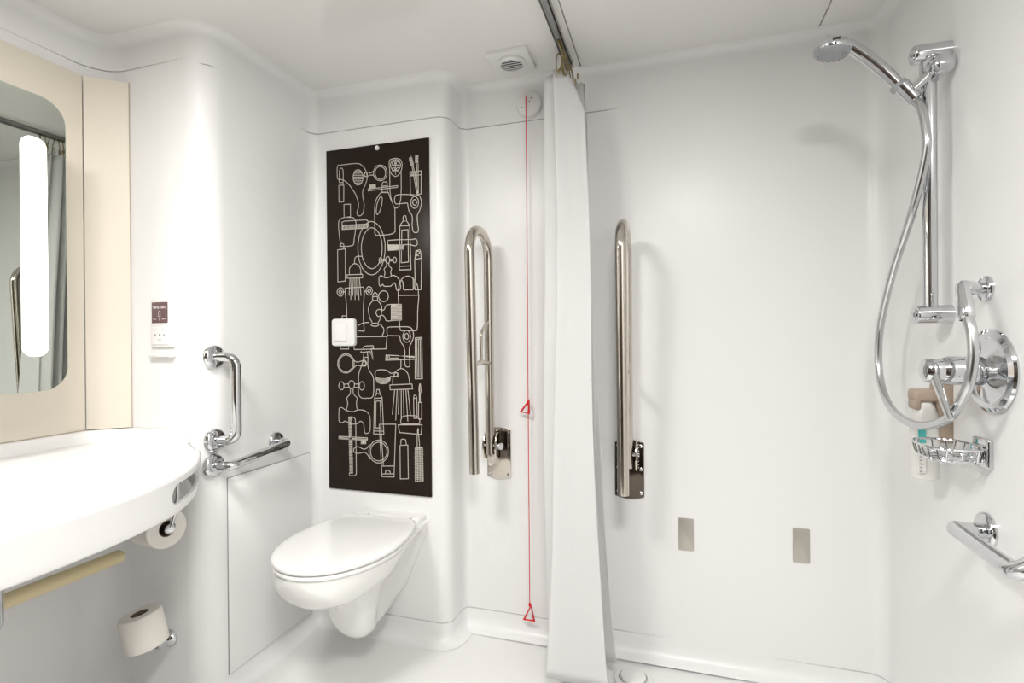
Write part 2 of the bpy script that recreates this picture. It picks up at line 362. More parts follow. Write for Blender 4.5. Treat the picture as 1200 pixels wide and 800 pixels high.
(0,"990,8170 990,8210 990,8270 990,8340 1000,8400 1030,8440 1060,8480 1090,8510 1120,8530 1150,8550 1180,8560 1210,8570 1240,8560 1270,8560 1310,8550 1350,8530 1380,8510 1410,8480 1430,8450 1450,8420 1470,8370 1480,8320 1490,8250 1490,8190 1500,8150"),
(1,"890,8160 1560,8150 1560,8020 890,8030"),
(0,"1020,8030 970,7370"),
(0,"1090,8020 1040,7210"),
(0,"1160,8020 1130,7360"),
(0,"1230,8020 1230,7200"),
(0,"1300,8020 1300,7360"),
(0,"1360,8010 1400,7190"),
(0,"1420,8010 1490,7350"),
(0,"790,7660 1600,7670"),
(0,"790,7660 790,7620 800,7560 800,7490 810,7410 820,7320 830,7220 840,7110 850,7010 850,6900 860,6790 860,6680 860,6600 860,6560 860,6530 850,6510 850,6500"),
(0,"1600,7670 1610,7620 1620,7550 1630,7470 1630,7390 1620,7300 1610,7200 1600,7090 1590,6990 1590,6890 1580,6800 1580,6700 1580,6590 1580,6450 1590,6280 1610,6130 1620,6030"),
(1,"730,7520 710,7450 670,7390 620,7360 550,7370 500,7400 460,7460 440,7530 460,7600 500,7650 560,7680 620,7680 680,7650 710,7590"),
(1,"650,7520 640,7480 610,7450 570,7450 530,7480 520,7530 530,7570 570,7590 610,7590 640,7560"),
(0,"620,7520 810,7520"),
(1,"1980,7510 1960,7450 1920,7390 1870,7360 1810,7370 1750,7400 1720,7450 1700,7520 1720,7590 1760,7650 1810,7680 1870,7670 1930,7640 1960,7580"),
(1,"1900,7520 1890,7480 1860,7450 1820,7450 1790,7480 1780,7520 1790,7560 1820,7590 1860,7590 1890,7560"),
(0,"1620,7510 1810,7510"),
(1,"3280,10020 3290,10180 3340,10210 3400,10190 3430,10010"),
(0,"3150,9850 3170,9870 3190,9900 3210,9940 3230,9960 3250,9980 3260,9990 3280,10000 3300,10010 3330,10010 3360,10020 3400,10010 3430,10000 3460,9970 3490,9920 3520,9870 3540,9840"),
(1,"3150,9850 3550,9830 3590,8230 3110,8240"),
(1,"3230,9690 3480,9690 3490,8510 3190,8500"),
(0,"3120,8370 3580,8370"),
(0,"2640,9220 2640,9240 2630,9260 2630,9290 2630,9310 2640,9330 2650,9340 2680,9350 2720,9350 2800,9350 2890,9350 3000,9350 3120,9350 3250,9340 3400,9330 3530,9330 3640,9320 3700,9330 3730,9330 3750,9340 3770,9330 3800,9320 3820,9300 3840,9270 3850,9240 3860,9210 3850,9170 3850,9130 3830,9110 3810,9090 3790,9090 3760,9080 3720,9090 3690,9100 3640,9110 3600,9130 3550,9140 3510,9140 3460,9150 3420,9150 3380,9150 3350,9140 3320,9140 3300,9130 3290,9120"),
(0,"2640,9220 2660,8980 3300,8970 3310,9180"),
(0,"2670,9200 2670,8990"),
(0,"2710,9200 2710,8990"),
(0,"2760,9190 2750,8990"),
(0,"2800,9190 2800,8990"),
(0,"2840,9190 2840,8980"),
(0,"2890,9190 2890,8980"),
(0,"2930,9180 2930,8980"),
(0,"2980,9180 2970,8980"),
(0,"3020,9180 3020,8970"),
(0,"3060,9170 3060,8970"),
(0,"3110,9170 3110,8970"),
(0,"3150,9170 3150,8970"),
(0,"3200,9170 3190,8960"),
(0,"3240,9160 3240,8960"),
(0,"3280,9160 3280,8960"),
(0,"2690,9200 2690,8990"),
(0,"2730,9200 2730,8990"),
(0,"2780,9190 2780,8990"),
(0,"2820,9190 2820,8990"),
(0,"2870,9190 2860,8980"),
(0,"2910,9180 2910,8980"),
(0,"2950,9180 2950,8980"),
(0,"3000,9180 3000,8980"),
(0,"3040,9180 3040,8970"),
(0,"3090,9170 3080,8970"),
(0,"3130,9170 3130,8970"),
(0,"3170,9170 3170,8970"),
(0,"3220,9160 3220,8960"),
(0,"3260,9160 3260,8960"),
(0,"3300,9160 3300,8960"),
(0,"3750,8610 3790,8900 3940,8930 3980,8890 4000,8620"),
(0,"3830,8700 3820,8730 3820,8780 3810,8830 3820,8860 3830,8870 3860,8880 3890,8880 3910,8870 3930,8860 3940,8850 3950,8830 3940,8810 3930,8800 3890,8790 3860,8770 3850,8760 3860,8740 3880,8730 3900,8710 3910,8700"),
(1,"3740,8590 4020,8620 3990,7490 3750,7490"),
(1,"2400,8630 2390,8580 2370,8540 2330,8530 2300,8550 2280,8590 2270,8640 2280,8690 2310,8730 2340,8740 2370,8720 2390,8680"),
(1,"2720,8630 2710,8560 2680,8520 2630,8510 2590,8520 2560,8570 2550,8640 2560,8700 2590,8740 2640,8760 2680,8740 2710,8690"),
(1,"3000,8610 2990,8560 2960,8530 2930,8510 2890,8530 2870,8570 2860,8620 2870,8670 2890,8710 2930,8720 2960,8700 2990,8660"),
(0,"2390,8660 2560,8660"),
(0,"2390,8610 2550,8600"),
(0,"2720,8650 2870,8650"),
(0,"2710,8590 2870,8590"),
(0,"2580,8500 2580,8480 2590,8460 2590,8440 2590,8420 2570,8390 2530,8360 2500,8330 2480,8300 2480,8280 2490,8250 2510,8220 2510,8180 2510,8140 2500,8100 2490,8060 2490,8030"),
(0,"2690,8500 2680,8480 2680,8460 2680,8440 2690,8410 2710,8390 2740,8360 2770,8340 2790,8310 2790,8280 2780,8240 2760,8210 2750,8170 2760,8140 2770,8100 2780,8060 2790,8030"),
(1,"2260,8000 2280,8030 2300,8050 2320,8060 2350,8070 2380,8060 2410,8030 2450,8010 2490,7990 2530,7980 2570,7980 2620,7980 2660,7980 2710,8000 2750,8020 2800,8040 2840,8050 2890,8050 2930,8030 2980,8010 3020,7990 3050,7950 3080,7910 3110,7860 3130,7810 3140,7750 3150,7680 3160,7620 3150,7570 3140,7540 3120,7510 3100,7500 3080,7490 3060,7480 3030,7490 3010,7500 2990,7520 2980,7550 2970,7600 2960,7650 2950,7700 2940,7730 2920,7750 2910,7770 2880,7780 2860,7760 2830,7720 2790,7690 2750,7660 2690,7660 2610,7660 2540,7660 2480,7670 2450,7690 2440,7710 2430,7730 2420,7740 2390,7730 2370,7700 2350,7680 2330,7670 2310,7680 2290,7690 2280,7710 2270,7740 2260,7800 2260,7870 2260,7940"),
(0,"3280,7500 3270,7550 3270,7630 3260,7700 3260,7760 3240,7800 3230,7830 3210,7850 3200,7860"),
(0,"3060,7340 3060,7390 3060,7460 3070,7540 3080,7610 3100,7680 3130,7760 3160,7820 3190,7880 3230,7920 3280,7950 3320,7970 3370,7990 3410,8000 3450,8000 3500,8000 3540,7980 3590,7960 3640,7930 3690,7890 3730,7840 3770,7780 3810,7720 3840,7650 3860,7580 3870,7510 3880,7420 3880,7350 3890,7290"),
(0,"3280,7500 3670,7500 3670,7900"),
(0,"3060,7310 3900,7290"),
(0,"3730,7780 3740,7550"),
(0,"3680,7860 3680,7540"),
(0,"3700,7840 3700,7530"),
(0,"3720,7810 3720,7530"),
(0,"3740,7790 3740,7530"),
(0,"3060,7340 3060,7270 3060,7180 3070,7070 3070,6950 3080,6820 3090,6670 3090,6530 3100,6400 3100,6290 3110,6190 3120,6110 3130,6050 3160,6020 3200,6010 3240,6010 3260,6010"),
(0,"3260,6010 3740,6010"),
(0,"3740,6010 3750,6010 3770,6000 3800,6020 3820,6080 3830,6210 3840,6400 3840,6600 3850,6770 3860,6930 3880,7080 3890,7200 3900,7290"),
(1,"2650,7290 2640,7230 2610,7180 2570,7140 2510,7110 2450,7100 2380,7110 2330,7140 2280,7190 2250,7250 2240,7310 2250,7370 2280,7420 2330,7460 2390,7490 2450,7500 2510,7490 2570,7460 2620,7410 2640,7350"),
(1,"1980,7160 1990,7300 2190,7300 2200,7150"),
(0,"1980,7300 1990,7320 1990,7350 2000,7370 2010,7390 2030,7410 2050,7430 2070,7450 2100,7450 2130,7430 2160,7400 2190,7370 2210,7350"),
(0,"2190,7350 2260,7330"),
(0,"1980,7140 1950,7110 1900,7060 1860,7000 1820,6940 1810,6890 1800,6850 1800,6800 1810,6740 1810,6690 1830,6620 1840,6560 1860,6500 1890,6450 1920,6400 1950,6350 1970,6320"),
(0,"2200,7140 2230,7110 2270,7070 2310,7020 2340,6970 2360,6910 2370,6860 2370,6790 2360,6730 2350,6660 2330,6590 2310,6520 2290,6460 2270,6410 2240,6370 2220,6340 2200,6320"),
(1,"2240,6250 2230,6230 2180,6210 2110,6190 2030,6200 1970,6210 1920,6230 1900,6260 1920,6280 1970,6300 2040,6310 2110,6310 2180,6300 2230,6280"),
(0,"2380,6790 2350,6800 2300,6810 2250,6820 2210,6810 2170,6790 2150,6770 2130,6730 2120,6700 2130,6660 2150,6620 2170,6580 2200,6560 2240,6550 2290,6570 2330,6580 2360,6590"),
(0,"2360,6770 2380,6770 2410,6780 2450,6790 2470,6810 2500,6840 2510,6890 2540,6930 2570,6960 2610,6980 2670,6980 2730,6990 2770,6990"),
(0,"2360,6600 2380,6600 2410,6590 2440,6570 2470,6550 2490,6510 2510,6470 2530,6420 2560,6390 2610,6380 2670,6380 2720,6380 2760,6390"),
(0,"2770,6990 3190,6980"),
(0,"2760,6390 3180,6400"),
(0,"2770,7000 2760,6390"),
(0,"2780,6960 3200,6970"),
(0,"2780,6930 3200,6930"),
(0,"2780,6890 3200,6890"),
(0,"2780,6850 3200,6860"),
(0,"2780,6810 3200,6820"),
(0,"2780,6780 3200,6780"),
(0,"2780,6740 3200,6750"),
(0,"2780,6700 3200,6710"),
(0,"2780,6670 3200,6670"),
(0,"2780,6630 3200,6630"),
(0,"2780,6590 3200,6600"),
(0,"2770,6550 3200,6560"),
(0,"2770,6520 3200,6520"),
(0,"2770,6480 3200,6490"),
(0,"2770,6440 3200,6450"),
(0,"2770,6400 3200,6410"),
(0,"1350,6230 1390,6250 1440,6270 1500,6300 1560,6320 1630,6330 1710,6340 1790,6340 1840,6340"),
(0,"2290,6260 2320,6240 2360,6210 2390,6170 2420,6140 2440,6100 2450,6060 2450,6020 2440,5980 2430,5940 2410,5900 2390,5870 2380,5840"),
(0,"1280,5810 2580,5810 2530,5350 1180,5330 1160,5430 1230,5810"),
(0,"1350,6040 1620,6010"),
(0,"660,6490 660,6610 850,6610"),
(0,"570,5450 580,5350 930,5350 940,5450"),
(0,"2600,5840 2590,5870 2580,5920 2580,5970 2580,6020 2580,6060 2580,6100 2600,6130 2650,6150 2730,6160 2850,6160 2980,6160 3090,6160 3190,6160 3280,6160 3360,6160 3440,6150 3500,6140 3540,6120 3580,6100 3610,6060 3640,6010 3660,5940 3670,5870 3670,5810 3660,5750 3640,5690 3610,5630 3580,5580 3560,5530 3530,5490 3510,5440 3500,5380 3490,5310 3490,5240 3490,5150 3490,5070 3500,4990 3510,4900 3510,4820 3510,4760 3500,4720 3480,4700 3450,4690 3420,4690 3400,4690 3360,4700 3340,4720 3320,4760 3310,4820 3300,4900 3310,4990 3310,5070 3310,5150 3310,5230 3300,5310 3290,5380 3260,5450 3220,5510 3180,5560 3150,5620 3130,5680 3120,5730 3110,5780 3110,5810"),
(0,"2600,5840 3110,5830"),
(1,"3550,5800 3540,5740 3520,5680 3480,5630 3440,5600 3390,5590 3340,5600 3300,5630 3260,5680 3240,5740 3230,5810 3240,5870 3270,5930 3300,5980 3340,6010 3390,6020 3440,6010 3480,5980 3520,5930 3540,5870"),
(1,"3470,5800 3460,5750 3430,5710 3390,5700 3350,5710 3320,5750 3310,5800 3320,5860 3350,5900 3390,5910 3430,5900 3460,5860"),
(1,"3740,5750 4000,5760 4010,4270 3720,4260"),
(0,"3800,5710 3810,4300"),
(0,"3870,5710 3870,4300"),
(0,"3940,5710 3950,4300"),
(0,"3740,5700 4000,5710"),
(1,"2530,5120 3730,5070 3730,4970 2520,4930"),
(0,"2590,5100 2600,4950"),
(0,"2660,5100 2670,4950"),
(0,"2700,5010 3060,5010"),
(0,"3150,4940 3140,4620"),
(0,"3080,5100 3730,5030"),
(1,"1170,4810 1160,4720 1130,4640 1080,4570 1010,4510 930,4470 840,4440 760,4440 670,4460 590,4500 530,4560 480,4630 440,4720 440,4800 450,4890 480,4970 530,5050 600,5100 680,5150 760,5170 850,5170 940,5150 1010,5110 1080,5050 1130,4980 1160,4890"),
(1,"1120,4810 1110,4730 1080,4660 1040,4600 980,4550 910,4510 840,4490 760,4490 690,4510 620,4540 560,4590 520,4660 490,4730 480,4800 490,4880 520,4950 570,5010 620,5060 690,5100 770,5120 850,5120 920,5100 990,5070 1040,5020 1090,4950 1110,4880"),
(0,"1130,4950 1160,4930 1190,4900 1230,4880 1270,4860 1320,4860 1360,4870 1410,4880 1460,4890 1500,4900 1540,4920 1580,4930 1620,4930 1650,4910 1680,4880 1700,4840 1710,4810 1710,4780 1690,4750 1670,4730 1640,4710 1600,4700 1550,4710 1500,4710 1460,4720 1410,4720 1360,4730 1320,4740 1270,4730 1220,4700 1170,4660 1120,4610 1090,4590"),
(1,"1670,4810 1650,4760 1620,4730 1570,4730 1530,4760 1520,4810 1540,4860 1570,4890 1620,4890 1650,4860"),
(0,"1480,5270 1460,5210 1760,5250 1870,5250 1980,4950 1940,5230 1900,5350 2010,5370 1990,5470 1670,5460 1550,5390"),
(0,"1590,5190 1560,4950"),
(0,"1740,5230 1770,4950"),
(0,"1570,5030 1760,5040"),
(0,"1560,4950 1550,4910 1530,4850 1500,4780 1480,4710 1450,4640 1410,4560 1380,4480 1360,4390 1350,4290 1350,4190 1350,4080 1350,3990 1340,3900 1340,3810 1340,3730 1350,3660 1370,3610 1390,3570 1430,3540 1470,3510 1520,3500 1590,3500 1660,3500 1720,3510 1780,3510 1830,3510 1880,3520 1920,3540 1950,3570 1970,3600 1980,3650 1990,3720 2000,3820 2000,3960 2000,4090 2000,4200 1990,4260 1990,4290 1980,4310 1960,4350 1920,4410 1860,4480 1810,4560 1780,4630 1760,4720 1750,4810 1760,4890 1760,4950"),
(1,"2070,4360 2060,4400 2060,4440 2070,4480 2080,4510 2120,4540 2160,4560 2220,4570 2270,4580 2340,4580 2410,4580 2480,4570 2540,4560 2590,4540 2640,4500 2680,4470 2720,4450 2760,4450 2810,4460 2860,4480 2900,4480 2940,4480 2970,4470 3010,4460 3030,4450 3040,4420 3040,4400 3040,4370 3020,4350 2990,4340 2940,4330 2900,4330 2850,4330 2810,4330 2760,4340 2720,4340 2700,4330 2690,4310 2700,4280 2700,4240 2690,4210 2670,4170 2630,4130 2590,4100 2540,4080 2480,4070 2400,4060 2330,4060 2270,4070 2220,4090 2180,4130 2140,4160 2110,4200 2090,4230 2080,4270 2070,4320"),
(1,"3000,4410 2990,4370 2950,4340 2910,4340 2870,4360 2860,4410 2870,4450 2910,4470 2950,4470 2990,4450"),
(0,"2130,4290 2130,4180"),
(0,"2180,4280 2180,4150"),
(0,"2230,4270 2230,4120"),
(0,"2280,4270 2280,4100"),
(0,"2320,4270 2330,4080"),
(0,"2370,4270 2380,4070"),
(0,"2420,4270 2430,4070"),
(0,"2470,4270 2480,4080"),
(0,"2520,4270 2530,4100"),
(0,"2570,4280 2580,4130"),
(0,"2620,4290 2630,4150"),
(0,"2670,4290 2680,4190"),
(0,"2120,4300 2160,4280 2230,4260 2310,4240 2380,4230 2460,4240 2540,4270 2620,4290 2670,4300"),
(0,"2120,4250 2160,4240 2230,4220 2310,4200 2380,4190 2460,4210 2540,4230 2620,4260 2670,4280"),
(0,"2120,4210 2160,4200 2230,4180 2310,4160 2380,4150 2460,4170 2540,4200 2620,4230 2670,4250"),
(0,"2120,4170 2160,4150 2230,4130 2310,4120 2380,4110 2460,4130 2540,4170 2620,4200 2670,4220"),
(0,"2120,4120 2160,4110 2230,4090 2310,4080 2380,4080 2460,4100 2540,4130 2620,4170 2670,4190"),
(0,"2800,4050 2800,4090 2800,4150 2800,4220 2820,4290 2840,4350 2870,4410 2900,4470 2940,4520 2980,4560 3030,4590 3070,4610 3120,4620 3160,4630 3210,4620 3250,4610 3290,4590 3330,4560 3370,4520 3410,4470 3440,4410 3460,4330 3480,4230 3490,4130 3500,4060"),
(1,"2680,4020 3590,4070 3610,3890 2690,3840"),
(0,"2880,3850 2770,2930"),
(0,"2980,3850 2910,2720"),
(0,"3060,3850 3020,2940"),
(0,"3150,3850 3140,2810"),
(0,"3240,3860 3250,2910"),
(0,"3340,3860 3410,2700"),
(0,"3420,3860 3520,2960"),
(1,"710,3950 700,3890 670,3830 620,3800 570,3800 520,3830 490,3880 480,3950 500,4020 530,4070 570,4100 620,4100 670,4070 700,4020"),
(1,"1600,3970 1590,3900 1560,3840 1520,3810 1470,3810 1420,3840 1390,3900 1380,3970 1390,4040 1430,4090 1470,4120 1520,4120 1560,4090 1590,4040"),
(1,"1170,4000 1160,3940 1120,3880 1070,3850 1010,3850 960,3880 930,3930 910,4000 930,4060 960,4120 1020,4150 1070,4150 1130,4120 1160,4070"),
(0,"700,4010 930,4030"),
(0,"700,3890 930,3900"),
(0,"1160,4030 1390,4030"),
(0,"1160,3900 1390,3910"),
(0,"980,3850 990,3810 990,3760 990,3710 980,3660 950,3610 900,3570 860,3530 830,3490 830,3440 850,3390 860,3340 870,3290 860,3230 840,3150 820,3090 810,3040"),
(0,"1110,3850 1110,3820 1110,3770 1110,3710 1120,3660 1150,3620 1200,3580 1250,3540 1280,3500 1280,3450 1270,3400 1250,3350 1250,3300 1250,3240 1260,3180 1270,3120 1280,3080"),
(1,"480,2990 480,3040 480,3070 490,3080 500,3100 530,3110 550,3120 590,3120 620,3120 660,3100 690,3080 740,3050 790,3020 850,3010 920,2990 990,2980 1070,2980 1140,2990 1210,3020 1280,3050 1350,3060 1420,3060 1490,3060 1560,3050 1620,3030 1680,3000 1730,2970 1770,2930 1800,2880 1820,2820 1830,2750 1840,2670 1840,2600 1840,2520 1840,2430 1830,2340 1820,2280 1800,2240 1770,2210 1740,2200 1710,2190 1680,2180 1640,2180 1610,2200 1590,2230 1580,2290 1580,2360 1570,2440 1560,2510 1540,2560 1510,2590 1470,2620 1430,2630 1390,2620 1350,2590 1300,2550 1250,2530 1180,2520 1110,2510 1040,2520 970,2520 910,2540 860,2570 810,2590 760,2610 710,2600 670,2570 630,2550 590,2540 560,2550 520,2560 490,2580 470,2630 470,2700 470,2810 470,2910"),
(1,"2110,3680 2130,3840 2230,3840 2260,3690"),
(0,"2030,3520 2040,3540 2050,3570 2070,3610 2080,3630 2100,3650 2130,3670 2150,3690 2170,3690 2200,3690 2230,3680 2260,3660 2290,3640 2310,3610 2330,3580 2340,3550 2350,3530"),
(1,"2030,3510 2350,3530 2410,2190 1980,2180"),
(1,"2090,3400 2270,3420 2300,2420 2060,2410"),
(0,"1990,2290 2400,2300"),
(0,"2070,2370 2360,2380"),
(0,"3930,4090 3930,4040 3940,3970 3950,3900 3950,3840 3950,3800 3940,3770 3930,3750 3920,3740 3910,3750 3890,3770 3880,3800 3870,3840 3870,3900 3880,3970 3890,4040 3900,4090"),
(0,"3910,3760 3920,3410"),
(0,"3880,3760 3880,3410"),
(1,"3850,3410 3980,3410 3970,2810 3840,2800"),
(0,"3900,4070 3900,3800"),
(1,"3650,3560 3670,3660 3750,3660 3780,3560 3790,2830 3660,2820"),
(0,"3650,3550 3780,3560"),
(0,"3130,2600 3130,2630 3120,2680 3120,2730 3130,2770 3150,2800 3170,2840 3210,2870 3250,2890 3310,2900 3370,2910 3430,2920 3490,2920 3560,2920 3630,2920 3700,2920 3750,2910 3800,2890 3830,2860 3860,2830 3880,2800 3890,2760 3890,2710 3880,2660 3880,2630"),
(1,"3010,2560 3980,2600 3940,2250 3070,2280"),
(0,"3130,2600 3880,2630"),
(0,"3130,2650 3130,2600"),
(0,"910,2770 1070,2780 1180,2730 1210,2570"),
(0,"1210,2570 1220,640 1160,560 930,550 900,640"),
(0,"1050,2770 1010,1920"),
(0,"1010,2490 1050,630"),
(0,"890,2740 1040,2750 1040,2710 890,2710"),
(0,"890,2660 1040,2670 1040,2630 890,2620"),
(0,"890,2580 1040,2580 1040,2550 890,2540"),
(0,"890,2500 1040,2500 1040,2470 890,2460"),
(0,"890,2410 1040,2420 1040,2380 890,2380"),
(0,"890,2330 1040,2340 1040,2300 890,2300"),
(0,"900,2250 1040,2260 1040,2220 900,2210"),
(0,"900,2170 1040,2170 1040,2140 900,2130"),
(0,"900,2080 1040,2090 1040,2050 900,2050"),
(0,"900,2000 1050,2010 1050,1970 900,1970"),
(0,"900,1920 1050,1930 1050,1890 900,1880"),
(0,"900,1840 1050,1840 1050,1810 900,1800"),
(0,"900,1750 1050,1760 1050,1730 900,1720"),
(0,"910,1670 1050,1680 1050,1640 910,1640"),
(0,"910,1590 1050,1600 1050,1560 910,1550"),
(0,"910,1510 1050,1520 1050,1480 910,1470"),
(0,"910,1420 1050,1430 1050,1400 910,1390"),
(0,"910,1340 1050,1350 1050,1310 910,1310"),
(0,"910,1260 1050,1270 1050,1230 910,1220"),
(0,"920,1180 1060,1190 1060,1150 910,1140"),
(0,"920,1100 1060,1100 1060,1070 920,1060"),
(0,"920,1010 1060,1020 1060,990 920,980"),
(0,"920,930 1060,940 1060,900 920,890"),
(0,"920,850 1060,860 1060,820 920,810"),
(0,"920,770 1060,770 1060,740 920,730"),
(0,"920,680 1060,690 1060,660 920,650"),
(1,"470,2020 1710,2020 1700,1930 470,1930"),
(0,"490,1970 1700,1970"),
(0,"1450,1910 1440,1770"),
(0,"1480,1910 1470,1770"),
(0,"1510,1910 1500,1780"),
(0,"1530,1910 1530,1780"),
(0,"1560,1920 1550,1780"),
(0,"1590,1920 1580,1780"),
(0,"1620,1920 1610,1780"),
(0,"1640,1920 1640,1780"),
(1,"2600,1560 2590,1460 2560,1370 2510,1290 2440,1220 2370,1160 2280,1120 2190,1110 2090,1110 2010,1140 1930,1180 1860,1250 1810,1330 1780,1420 1770,1510 1780,1610 1820,1700 1870,1780 1930,1860 2010,1910 2100,1950 2190,1960 2290,1960 2370,1930 2450,1880 2520,1820 2560,1740 2590,1650"),
(1,"2540,1550 2530,1470 2500,1390 2450,1320 2390,1260 2310,1220 2230,1190 2140,1190 2060,1200 1990,1240 1920,1290 1880,1350 1850,1430 1840,1510 1850,1600 1880,1680 1930,1750 1990,1810 2070,1850 2150,1880 2240,1880 2320,1870 2390,1830 2450,1780 2500,1710 2530,1640"),
(0,"1820,1780 1790,1750 1760,1710 1720,1670 1680,1630 1640,1610 1600,1600 1560,1590 1520,1590 1460,1610 1400,1640 1340,1660 1290,1670 1240,1660 1190,1640 1150,1610 1120,1580 1110,1550 1100,1520 1110,1490 1120,1460 1150,1440 1180,1430 1230,1410 1280,1410 1350,1420 1420,1440 1500,1460 1560,1470 1610,1460 1640,1450 1670,1420 1700,1400 1740,1360 1770,1300 1810,1260 1830,1220"),
(0,"2220,2550 2910,2580 2820,630 2320,610 2220,2540"),
(0,"2330,1000 2840,1040"),
(0,"2330,710 2830,750"),
(0,"2460,730 2460,750 2470,780 2470,810 2480,830 2500,840 2530,850 2550,860 2570,860 2590,860 2620,850 2630,830 2650,820 2660,800 2660,780 2660,760 2670,740"),
(0,"2280,2540 2380,1040"),
(0,"3110,1840 3130,2030 3200,2050 3310,2030 3340,1850"),
(1,"3080,1810 3400,1840 3410,610 3080,580"),
(0,"3780,1770 3780,1830 3780,1930 3780,2040 3780,2130 3790,2240 3800,2340 3810,2430 3820,2470 3830,2430 3830,2350 3840,2240 3850,2140 3860,2040 3870,1930 3870,1840 3880,1770"),
(0,"3680,1720 4000,1760"),
(0,"3690,1680 4010,1710"),
(0,"3680,1630 4020,1660"),
(0,"3690,1580 4000,1610"),
(0,"3670,1530 4010,1570"),
(0,"3690,1480 4020,1520"),
(0,"3670,1430 4000,1470"),
(0,"3690,1380 4010,1420"),
(0,"3670,1340 4020,1380"),
(0,"3690,1290 3990,1330"),
(0,"3670,1240 4010,1280"),
(0,"3690,1190 4020,1230"),
(0,"3670,1140 3990,1180"),
(0,"3690,1090 4010,1130"),
(0,"3670,1040 4020,1090"),
(0,"3690,1000 3990,1040"),
(0,"3670,950 4000,990"),
(0,"3690,900 4020,940"),
(0,"3670,850 3990,890"),
(0,"3690,800 4000,840"),
(0,"3670,750 4020,800"),
(0,"3680,710 3990,750"),
(0,"3670,660 4000,700"),
(0,"3680,610 4010,650"),
(1,"3700,1750 3990,1780 4010,580 3690,540"),
(0,"3780,1750 3790,550"),
(0,"3880,1750 3900,560"),
]

# ------------------------------------------------------------------ room shell
XL, XR = -1.73, 0.615
def arc2(cx, cy, r, a0, a1, n=10):
    return [(cx + r * math.cos(math.radians(a0 + (a1 - a0) * k / n)), cy + r * math.sin(math.radians(a0 + (a1 - a0) * k / n))) for k in range(n + 1)]
def wall_surface(name, path, z_lines, vgrooves=(), hgroove=None, m=M_WALL, cove=True, flip=False):
    """path: (x, y, inward nx, ny) plan points; rows in z; grooves are real recesses of 4 mm.
    vgrooves: list of (index range start, index end, zmin, zmax); hgroove: list of (z, i0, i1)"""
    hg = hgroove or []
    G = 0.0011
    zs = set(z_lines)
    for (z, i0, i1) in hg:
        zs |= {z - G - 0.0006, z - G, z + G, z + G + 0.0006}
    for (i0, i1, z0, z1) in vgrooves: zs |= {z0, z1}
    rc = 0.03; zc = CEILING_Z - rc
    rf = 0.045
    # rows: (z, inward offset) floor cove from z=0/off=rf to z=rf/off=0
    rows = [(rf * (1 - math.cos(PI / 2 * k / 6)), rf * (1 - math.sin(PI / 2 * k / 6))) for k in range(7)]
    rows += [(z, 0.0) for z in sorted(zs) if rf + 0.001 < z < zc - 0.001]
    rows += [(zc + rc * math.sin(PI / 2 * k / 6), rc * (1 - math.cos(PI / 2 * k / 6))) for k in range(7)]
    bm = bmesh.new(); grid = []
    for (z, off) in rows:
        line = []
        for i, (x, y, nx, ny) in enumerate(path):
            o = off
            for (zg, i0, i1) in hg:
                if i0 <= i <= i1 and abs(z - zg) <= G + 1e-5: o -= 0.004
            for (i0, i1, z0, z1) in vgrooves:
                if i0 <= i <= i1 and z0 - 1e-6 <= z <= z1 + 1e-6: o -= 0.004
            line.append(bm.verts.new((x + nx * o, y + ny * o, z)))
        grid.append(line)
    for a in range(len(rows) - 1):
        for i in range(len(path) - 1):
            f = bm.faces.new((grid[a][i], grid[a][i + 1], grid[a + 1][i + 1], grid[a + 1][i]))
            zm = (rows[a][0] + rows[a + 1][0]) / 2
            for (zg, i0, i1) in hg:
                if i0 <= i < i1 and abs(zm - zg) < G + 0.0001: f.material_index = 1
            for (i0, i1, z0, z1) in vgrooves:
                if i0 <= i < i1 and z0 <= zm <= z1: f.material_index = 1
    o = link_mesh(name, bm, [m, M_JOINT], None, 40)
    return tag(o, kind='structure')
def straight(p, q, n, ts=(0, 1)):
    return [(p[0] + (q[0] - p[0]) * t, p[1] + (q[1] - p[1]) * t, n[0], n[1]) for t in ts]
def corner(cx, cy, r, a0, a1, convex, n=10):
    out = []
    for (x, y) in arc2(cx, cy, r, a0, a1, n):
        d = Vector((x - cx, y - cy)).normalized() * (1 if convex else -1); out.append((x, y, d.x, d.y))
    return out
ZB = [0.3, 0.7, 1.1, 1.5, 1.9]
# left wall with the round corner into the alcove end
rL = 0.09
pathL = straight((XL, -0.95), (XL, 1.2 - rL), (1, 0), (0, 0.2, 0.4, 0.6, 0.8)) + corner(XL + rL, 1.2 - rL, rL, 180, 90, False)
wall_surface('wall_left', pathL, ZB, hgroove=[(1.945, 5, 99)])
# alcove end wall, convex nose, then the wall beside the toilet
rN = 0.075
pA = straight((XL + rL, 1.2), (-1.33 - rN, 1.2), (0, -1), (0, 0.5, 1))
nose = corner(-1.33 - rN, 1.2 + rN, rN, -90, 0, True, 14)
iA = len(pA) - 1
pN = pA[:-1] + nose
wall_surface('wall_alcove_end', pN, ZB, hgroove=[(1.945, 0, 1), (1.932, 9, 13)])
rC = 0.035
y0 = 1.2 + rN
g = 0.0011
pS = [(-1.33, y0, 1, 0), (-1.33, 1.5, 1, 0), (-1.33, 1.62, 1, 0)] + corner(-1.33 - 0 + rC, 1.70 - rC, rC, 180, 90, False, 8)
wall_surface('wall_beside_toilet', pS, ZB, hgroove=[(1.893, 3, 99)])
rV = 0.045
pT = straight((-1.33 + rC, 1.70), (-0.765 - rV, 1.70), (0, -1), (0, 0.33, 0.66, 1))[:-1] + corner(-0.765 - rV, 1.70 + rV, rV, -90, 0, True, 12) + corner(-0.765 + 0.03, 1.836 - 0.03, 0.03, 180, 90, False, 8)
wall_surface('wall_toilet', pT, ZB, hgroove=[(1.893, 0, 99), (0.073, 0, 99)])
rR = 0.05
